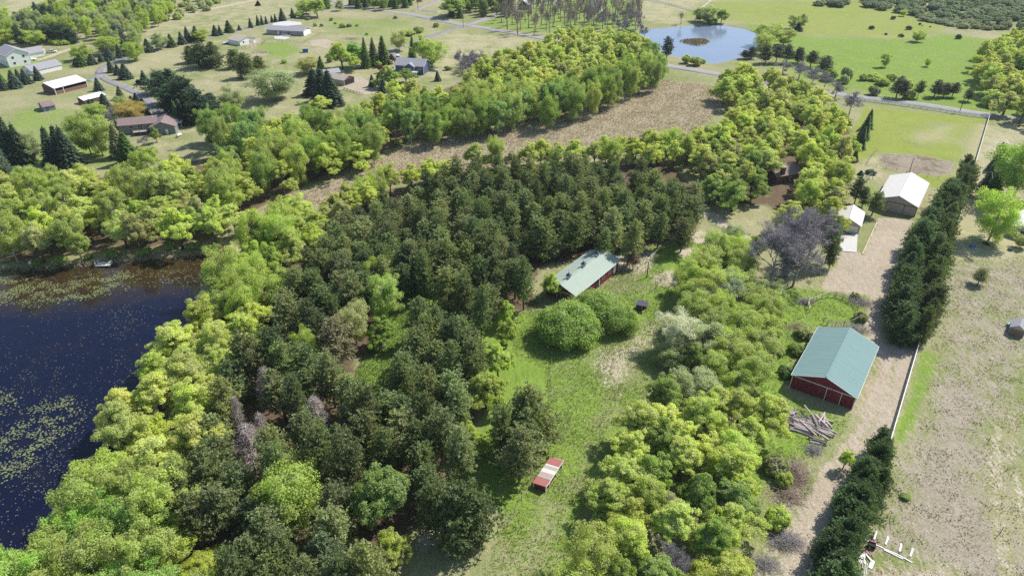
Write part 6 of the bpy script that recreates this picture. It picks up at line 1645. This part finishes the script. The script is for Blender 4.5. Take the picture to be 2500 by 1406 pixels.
# ---------------------------------------------------------------- log pile, brush piles, boards
lrng = random.Random(9)
LOGM = [solid("log_bark", (0.30, 0.255, 0.235), .95, .4, 4, bump=.4), solid("log_grey", (0.42, 0.38, 0.37), .95, .35, 4, bump=.4), solid("log_pale", (0.52, 0.45, 0.40), .95, .3, 4)]
def log(a, ang, L, r, z, label, group, pitch=0.0, mat=None):
    c = (math.cos(ang), math.sin(ang))
    t = thing("log", label, "log", (a[0], a[1], 0), ang, group)
    pts = [(-L/2, 0, z - pitch * L / 2), (-L/6, lrng.uniform(-.06, .06), z - pitch * L / 6), (L/6, lrng.uniform(-.06, .06), z + pitch * L / 6), (L/2, 0, z + pitch * L / 2)]
    MB().tube(pts, [r * 1.1, r, r * .95, r * .85], 7, cap=False).build("bark", mat or LOGM[lrng.randrange(3)], t, True)
    for p, rr in ((pts[0], r * 1.08), (pts[-1], r * .83)): MB().tube([p, (p[0] + (.01 if p[0] > 0 else -.01), p[1], p[2])], rr, 7).build("cut_end", WOOD_PALE, t)
def heap(center, n, ang, spread_u, spread_v, L, group, labels, layers=2, jitter=.12):
    k = 0
    u = np.array([math.cos(ang), math.sin(ang)]); v = np.array([-u[1], u[0]])
    for lay in range(layers):
        m = max(2, int(n * (1 - .45 * lay)))
        for i in range(m):
            s = (i + .5) / m - .5
            p = center + v * s * spread_v * (1 - .3 * lay) + u * lrng.uniform(-spread_u, spread_u)
            log(p, ang + lrng.gauss(0, jitter), L * lrng.uniform(.7, 1.15), lrng.uniform(.15, .26), .2 + lay * .34, f"{labels[lay]}, {ORD[i]} from the near side", group, lrng.gauss(0, .03)); k += 1
heap(G(1962, 1045), 16, R(-30), .5, 3.8, 4.2, "grey logs in the middle of the log pile", ["weathered grey log in the bottom layer mid-pile", "weathered grey log lying on top mid-pile"], 2, .12)
heap(G(1995, 1035), 18, R(-62), .5, 4.6, 3.4, "pale logs at the right of the log pile", ["pale log at the right of the log pile, bottom layer", "pale log heaped on the right of the log pile", "crooked pale log topping the right of the pile"], 3, .38)
heap(G(2018, 1058), 12, R(-35), .4, 2.6, 2.8, "dark logs at the lower right of the pile", ["dark short log at the lower right of the pile", "dark short log stacked at the lower right"], 2, .25)
heap(G(1997, 1079), 5, R(-28), .25, 1.3, 2.9, "separate small log stack below the pile", ["log of the separate small stack, bottom layer", "log capping the separate small stack"], 2, .08)
heap(G(1925, 1010), 8, R(-30), .6, 2.4, 2.8, "thin logs at the left end of the pile", ["thin grey log at the left end of the pile", "thin log on top at the left end of the pile"], 2, .35)
for i, (px, an, L, r, z) in enumerate((((1975, 1015), R(-80), 4.2, .15, .95), ((1970, 1052), R(-70), 4.6, .2, .8), ((1998, 1068), R(-55), 4.0, .17, .9), ((2003, 1028), R(50), 3.4, .15, 1.1))): log(G(*px), an, L, r, z, f"{ORD[i]} long pale trunk sprawled across the top of the log pile", "long trunks on the log pile", .03, LOGM[2])
def brush(label, px, w, h, n, mat, seed, ang=0.0, asp=1.6):
    rg_ = np.random.default_rng(seed)
    g = G(*px)
    A = rg_.normal(0, 1, (n, 3)) * np.array([w * asp / 2.6, w / 2.6, 0]); 
    rr = np.hypot(A[:, 0] / (w * asp / 2), A[:, 1] / (w / 2))
    A[:, 2] = np.abs(rg_.normal(0, .5, n)) * h * np.clip(1.1 - rr * .7, .1, 1) + .05
    d = rand_dirs(n, rg_) * np.array([1, 1, .45]); d = unit(d)
    Ls = rg_.uniform(.5, 1.7, n)[:, None]
    B = A + d * Ls; B[:, 2] = np.maximum(B[:, 2], .03)
    r_ = rg_.uniform(.014, .04, n)
    t = thing("brush_pile", label, "brush pile", (*g, 0), ang)
    obj("sticks", twig_mesh("sticks", A, B, r_, r_ * .6, mat), t)["kind"] = "stuff"
STICK = solid("brush_stick", (0.42, 0.33, 0.265), .95, .4, 3); STICK2 = solid("brush_grey", (0.36, 0.335, 0.33), .95, .35, 3)
brush("long brown brush pile beside the drive below the logs", (1945, 1160), 2.6, 1.5, 900, STICK, 1, R(75), 1.9)
brush("brown brush heap right of the small green bush", (1925, 1208), 3.0, 1.3, 600, STICK, 2, R(20), 1.3)
brush("grey brush heap below the bright green bush", (1922, 1322), 2.2, 1.1, 700, STICK2, 3)
brush("small grey brush heap near the bottom drive", (1868, 1378), 1.7, .8, 400, STICK2, 4)
brush("round grey twig heap below the small log stack", (1985, 1100), 1.7, .6, 400, STICK2, 5, 0, 1.1)
brush("grey scrap brush above the round pen's right side", (2100, 738), 2.4, 1.0, 500, STICK2, 6, R(-30))
brush("grey brush heap behind the red barn's far gable", (2090, 805), 2.4, .9, 500, STICK2, 7)
brush("dark brush heap at the left of the round pen", (1966, 737), 1.6, .9, 300, STICK2, 8)
brush("brown dirt and brush hole by the barn bushes", (1948, 800), 2.0, .6, 250, STICK, 9)
brush("rotting hay and sticks on the upper meadow", (860, 96), 4.0, .8, 300, STICK, 10)
brush("pale brush mound below the lane pines", (637, 130), 5.5, 1.4, 500, STICK, 11)
brush("litter of grey sticks left of the log pile", (1907, 1030), 2.6, .7, 600, STICK, 12)
brush("tangle of grey branches over the middle of the log pile", (1975, 1040), 3.4, 1.3, 420, STICK2, 13, R(-35), 1.5)
brush("tangle of dark branches at the left end of the log pile", (1918, 1005), 2.2, 1.0, 320, STICK2, 14, R(-35), 1.6)
# white ground poles by the lower pine row
z9 = lambda X, Y: G(2060 + X * 240 / 2311, 1260 + Y * 146 / 1406)
def pole_on_ground(name, a, c, w, h, label, group, mat=WHITE, z=0.0):
    a, c = np.asarray(a), np.asarray(c); d = c - a
    o = MB().bar((0, 0, h / 2 + .01), (np.linalg.norm(d), 0, h / 2 + .01), w, h).build(name, mat)
    o.location = (*a, max(ground_z(*a), ground_z(*c)) + z); o.rotation_euler = (0, 0, math.atan2(d[1], d[0]))
    return tag(o, label, name.replace('_', ' ').split()[-1], group)
for i, (a, c) in enumerate((((425,440),(512,280)),((710,540),(768,352)),((980,660),(1045,480)),((1305,825),(1358,640)),((1560,940),(1625,755)))):
    pole_on_ground("ground_plank", z9(*a), z9(*c), .24, .14, f"{ORD[i]} short white plank from the pines on the dry field", "short white planks in a row")
for i, (a, c) in enumerate((((370,485),(650,612)),((655,612),(955,755)),((940,778),(1390,1000)),((960,762),(1290,905)),((1290,905),(1600,1080)))):
    pole_on_ground("ground_pole", z9(*a), z9(*c), .15, .12, f"{ORD[i]} white pole of the long line on the dry field", "white poles laid in a line")
bn = thing("feed_bin", "open crimson and black bin beside the white poles", "bin", (*z9(640, 720), 0), R(-25))
CRIM = solid("crimson_plastic", (0.32, 0.05, 0.14), .5, .1, 1)
MB().box(-.5, .5, -.35, .35, 0, .7).build("body", DARK, bn); MB().box(-.55, .55, .30, .42, .1, .95).build("back_panel", CRIM, bn); MB().box(.5, .56, -.35, .35, 0, .8).build("side_panel", CRIM, bn)
for i in range(9):
    a = z9(420 + i * 24, 760 + lrng.uniform(-20, 40)); pole_on_ground("salvaged_board", a, a + np.array([lrng.uniform(-.2, .6), -lrng.uniform(.7, 1.5)]), .13, .05, f"{ORD[i]} red brown board of the scrap fan at the lower pines", "red brown scrap boards", solid("scrap_red", (0.40, 0.235, 0.20), .9, .3, 3), .04 * (i % 3))
for i in range(8):
    a = z9(300 + i * 30, 880 + lrng.uniform(-40, 60)); pole_on_ground("white_board", a, a + np.array([lrng.uniform(-.4, .5), -lrng.uniform(1.0, 2.2)]), .22, .06, f"{ORD[i]} white board of the heap at the lower pines", "white scrap boards", WHITE, .05 * (i % 4))
pole_on_ground("white_slab", z9(690, 1030), z9(620, 1210), .55, .12, "thick white slab beside the lattice mast", None)
pole_on_ground("thin_stick", z9(1040, 1205), z9(1135, 1330), .05, .05, "thin pale stick lying on bare soil", None, WOOD_PALE)
mast = thing("lattice_mast", "white triangular lattice mast lying at the bottom edge", "mast", (*z9(500, 1080), 0), math.atan2(*(z9(450, 1480) - z9(500, 1080))[::-1]))
MASTM = solid("mast_paint", (0.70, 0.70, 0.66), .5, .1, 2)
for y_, z_ in ((-.32, .08), (.32, .08), (0, .6)): MB().bar((0, y_, z_), (5.0, y_, z_), .05).build("chord", MASTM, mast)
for i in range(12):
    x_ = i * .42
    for (y0, z0), (y1, z1) in (((-.32, .08), (0, .6)), ((.32, .08), (0, .6)), ((-.32, .08), (.32, .08))): MB().bar((x_, y0, z0), (x_ + .42, y1, z1), .03).build("brace", MASTM, mast)

# ---------------------------------------------------------------- what nobody could count: lily pads, reeds, grass
srng = np.random.default_rng(21)
def scatter(poly, n, dens=None):
    lo, hi = poly.min(0), poly.max(0)
    P = srng.uniform(lo, hi, (n, 2)); P = P[signed_dist(P, poly) > 0]
    if dens is not None: P = P[srng.uniform(size=len(P)) < dens(P)]
    return P
def bumps(P, seed, lam):
    r_ = np.random.default_rng(seed); v = np.zeros(len(P))
    for _ in range(7):
        a = r_.uniform(0, 6.28); l = lam * r_.uniform(.6, 1.6)
        v += np.sin((P[:, 0] * math.cos(a) + P[:, 1] * math.sin(a)) * 6.283 / l + r_.uniform(0, 6.28))
    return v / 7
DENSE = [(GP(p), s) for p, s in (([(0,672),(80,680),(150,690),(250,660),(330,665),(300,700),(200,725),(60,740),(-40,735)], 1.0), ([(0,960),(30,970),(20,1000),(-30,1000)], .9),
         ([(20,1060),(80,1000),(130,975),(190,980),(180,1030),(120,1080),(60,1130),(0,1160),(-60,1160),(-40,1080)], 1.0), ([(330,660),(480,650),(520,640),(500,690),(380,690)], .25))]
def pad_density(P):
    d = np.full(len(P), .045) + .05 * np.clip(bumps(P, 3, 20), 0, 1) + .05 * np.clip(bumps(P, 4, 7), 0, 1)
    for poly, s in DENSE:
        d = np.maximum(d, s * .62 * sstep(signed_dist(P, poly), -3.5, 2.0) * np.clip(.55 + 1.1 * bumps(P, 5, 6), 0, 1))
    low = sstep(-P[:, 1], -112, -80)
    return np.clip(d + .10 * low * np.clip(.6 + bumps(P, 6, 9), 0, 1), 0, 1)
def pads(name, LP, r0, r1, color, label):
    rad_ = srng.uniform(r0, r1, len(LP)); a0 = srng.uniform(0, 6.28, len(LP))
    V = []
    for k in range(6):
        an = a0 + .35 + k * (6.283 - .7) / 5
        V.append(np.stack([LP[:, 0] + np.cos(an) * rad_, LP[:, 1] + np.sin(an) * rad_, np.full(len(LP), WATER_Z + .02) + srng.uniform(0, .015, len(LP))], 1))
    V = np.stack(V, 1).reshape(-1, 3)
    o = obj(name, mesh_np(name, V, np.arange(len(LP) * 6).reshape(-1, 6), BLADE)); o.color = (*color, 1)
    tag(o, label, "lily pads", None, "stuff")
def dense_pads(P):
    d = np.zeros(len(P))
    for poly, s in DENSE: d = np.maximum(d, s * .75 * sstep(signed_dist(P, poly), -3.0, 2.5) * np.clip(.5 + 1.3 * bumps(P, 5, 6), 0, 1))
    return d
def thin_pads(P):
    low = sstep(-P[:, 1], -125, -85)
    return np.clip(.015 + .13 * np.clip(bumps(P, 3, 22) - .05, 0, 1) + .13 * np.clip(bumps(P, 4, 7), 0, 1) * np.clip(.4 + bumps(P, 13, 40), 0, 1) + .12 * low * np.clip(.4 + bumps(P, 6, 9), 0, 1), 0, 1)
L1 = scatter(LAKE, 160000, dense_pads); pads("lily_pads", L1[L1[:, 0] > -150], .09, .20, (0.22, 0.26, 0.10), "yellow green lily pads matted at the shore and lower bay")
L2 = scatter(LAKE, 160000, thin_pads); pads("lily_leaves", L2[L2[:, 0] > -150], .06, .14, (0.16, 0.18, 0.13), "dull lily leaves thinly scattered over the open lake")
def blades(name, P, hgt, wid, color, label, cat, per=3, lean=.45, zoff=0.0):
    n = len(P) * per
    Q = np.repeat(P, per, 0) + srng.normal(0, .10, (n, 2))
    a = srng.uniform(0, 6.28, n); h_ = hgt * srng.uniform(.55, 1.25, n); w_ = wid * srng.uniform(.6, 1.3, n)
    z = np.repeat(np.array([ground_z(*p) for p in P]), per) + zoff
    t = np.stack([-np.sin(a), np.cos(a)], 1) * w_[:, None]
    l = np.stack([np.cos(a), np.sin(a)], 1) * (h_ * srng.normal(0, lean, n))[:, None]
    V = np.stack([np.c_[Q - t, z], np.c_[Q + t, z], np.c_[Q + l + t * .3, z + h_], np.c_[Q + l - t * .3, z + h_ * .96]], 1).reshape(-1, 3)
    o = obj(name, mesh_np(name, V, np.arange(4 * n).reshape(-1, 4), BLADE)); o.color = (*color, 1)
    return tag(o, label, cat, None, "stuff")
blades("reeds", scatter(MARSH_P, 60000, lambda P: np.clip(.75 + .8 * bumps(P, 8, 12), .15, 1)), .65, .09, (0.56, 0.48, 0.36), "dry tan reeds covering the marsh", "reeds", 3, .5)
RIM = GP([(0,652),(130,645),(235,636),(350,622),(480,612),(540,592),(556,600),(540,612),(480,628),(350,638),(235,648),(130,658),(0,668)])
blades("shore_reeds", scatter(RIM, 9000, lambda P: np.clip(.6 + bumps(P, 9, 10), .1, 1)), .8, .10, (0.40, 0.37, 0.20), "straw coloured reeds fringing the far lake shore", "reeds", 3, .4)
blades("islet_reeds", scatter(ISLET, 1500), .6, .12, (0.25, 0.20, 0.12), "dry reeds covering the pond islet", "reeds", 3, .4)
MEADOW = GP([(1255,790),(1330,700),(1600,620),(1640,700),(1645,760),(1610,900),(1560,1010),(1490,1160),(1420,1320),(1390,1440),(1170,1440),(1210,1310),(1230,1250),(1110,1190),(1180,1090),(1340,1080),(1330,900),(1250,860)])
blades("meadow_grass", scatter(MEADOW, 70000, lambda P: np.clip(.55 + .9 * bumps(P, 10, 9), 0.05, 1)), .28, .055, (0.27, 0.36, 0.08), "lush tufted grass of the central meadow", "grass", 2, .6)
blades("meadow_straw", scatter(MEADOW, 30000, lambda P: np.clip(.4 + 1.0 * bumps(P, 14, 6), 0.02, 1)), .26, .05, (0.46, 0.42, 0.23), "dead straw standing in the central meadow", "straw", 2, .7)
BARNSIDE = GP([(1900,700),(2110,722),(2112,795),(1990,800),(1935,905),(1905,960),(2080,1012),(2050,1080),(1990,1115),(1900,1140),(1850,1260),(1800,1240),(1850,900)])
blades("yard_grass", scatter(BARNSIDE, 30000, lambda P: np.clip(.55 + .9 * bumps(P, 11, 7), 0.05, 1)), .25, .055, (0.23, 0.30, 0.06), "grass around the red barn and log pile", "grass", 2, .6)
CLEAR = GP([(930,740),(1010,770),(1010,850),(960,900),(960,1000),(900,1000),(860,930),(880,880)])
blades("clearing_grass", scatter(CLEAR, 9000), .3, .06, (0.21, 0.31, 0.06), "green grass on the clearing in the plantation", "grass", 2, .6)
FIELD = GP([(2300,640),(2520,620),(2560,900),(2560,1440),(2070,1440),(2100,1290),(2190,1120),(2260,1000),(2270,860)])
blades("field_grass", scatter(FIELD, 60000, lambda P: np.clip(.35 + .9 * bumps(P, 12, 8), 0.02, 1)), .20, .06, (0.23, 0.205, 0.115), "sparse dry tussocks dotting the right-hand field", "grass", 2, .7)
# ---------------------------------------------------------------- the air between
hz, hnt, hout = nodes_of("haze_air")
pv = hnt.nodes.new("ShaderNodeVolumePrincipled")
pv.inputs["Color"].default_value = (0.80, 0.88, 1.0, 1)
pv.inputs["Density"].default_value = 0.00008
pv.inputs["Anisotropy"].default_value = 0.2
hnt.links.new(pv.outputs[0], hout.inputs["Volume"])
hz_o = MB().box(-5050, 5050, -650, 6100, -3.0, 96.0).build("haze", hz)
tag(hz_o, "thin pale blue haze lying over the land", "haze", None, "stuff")
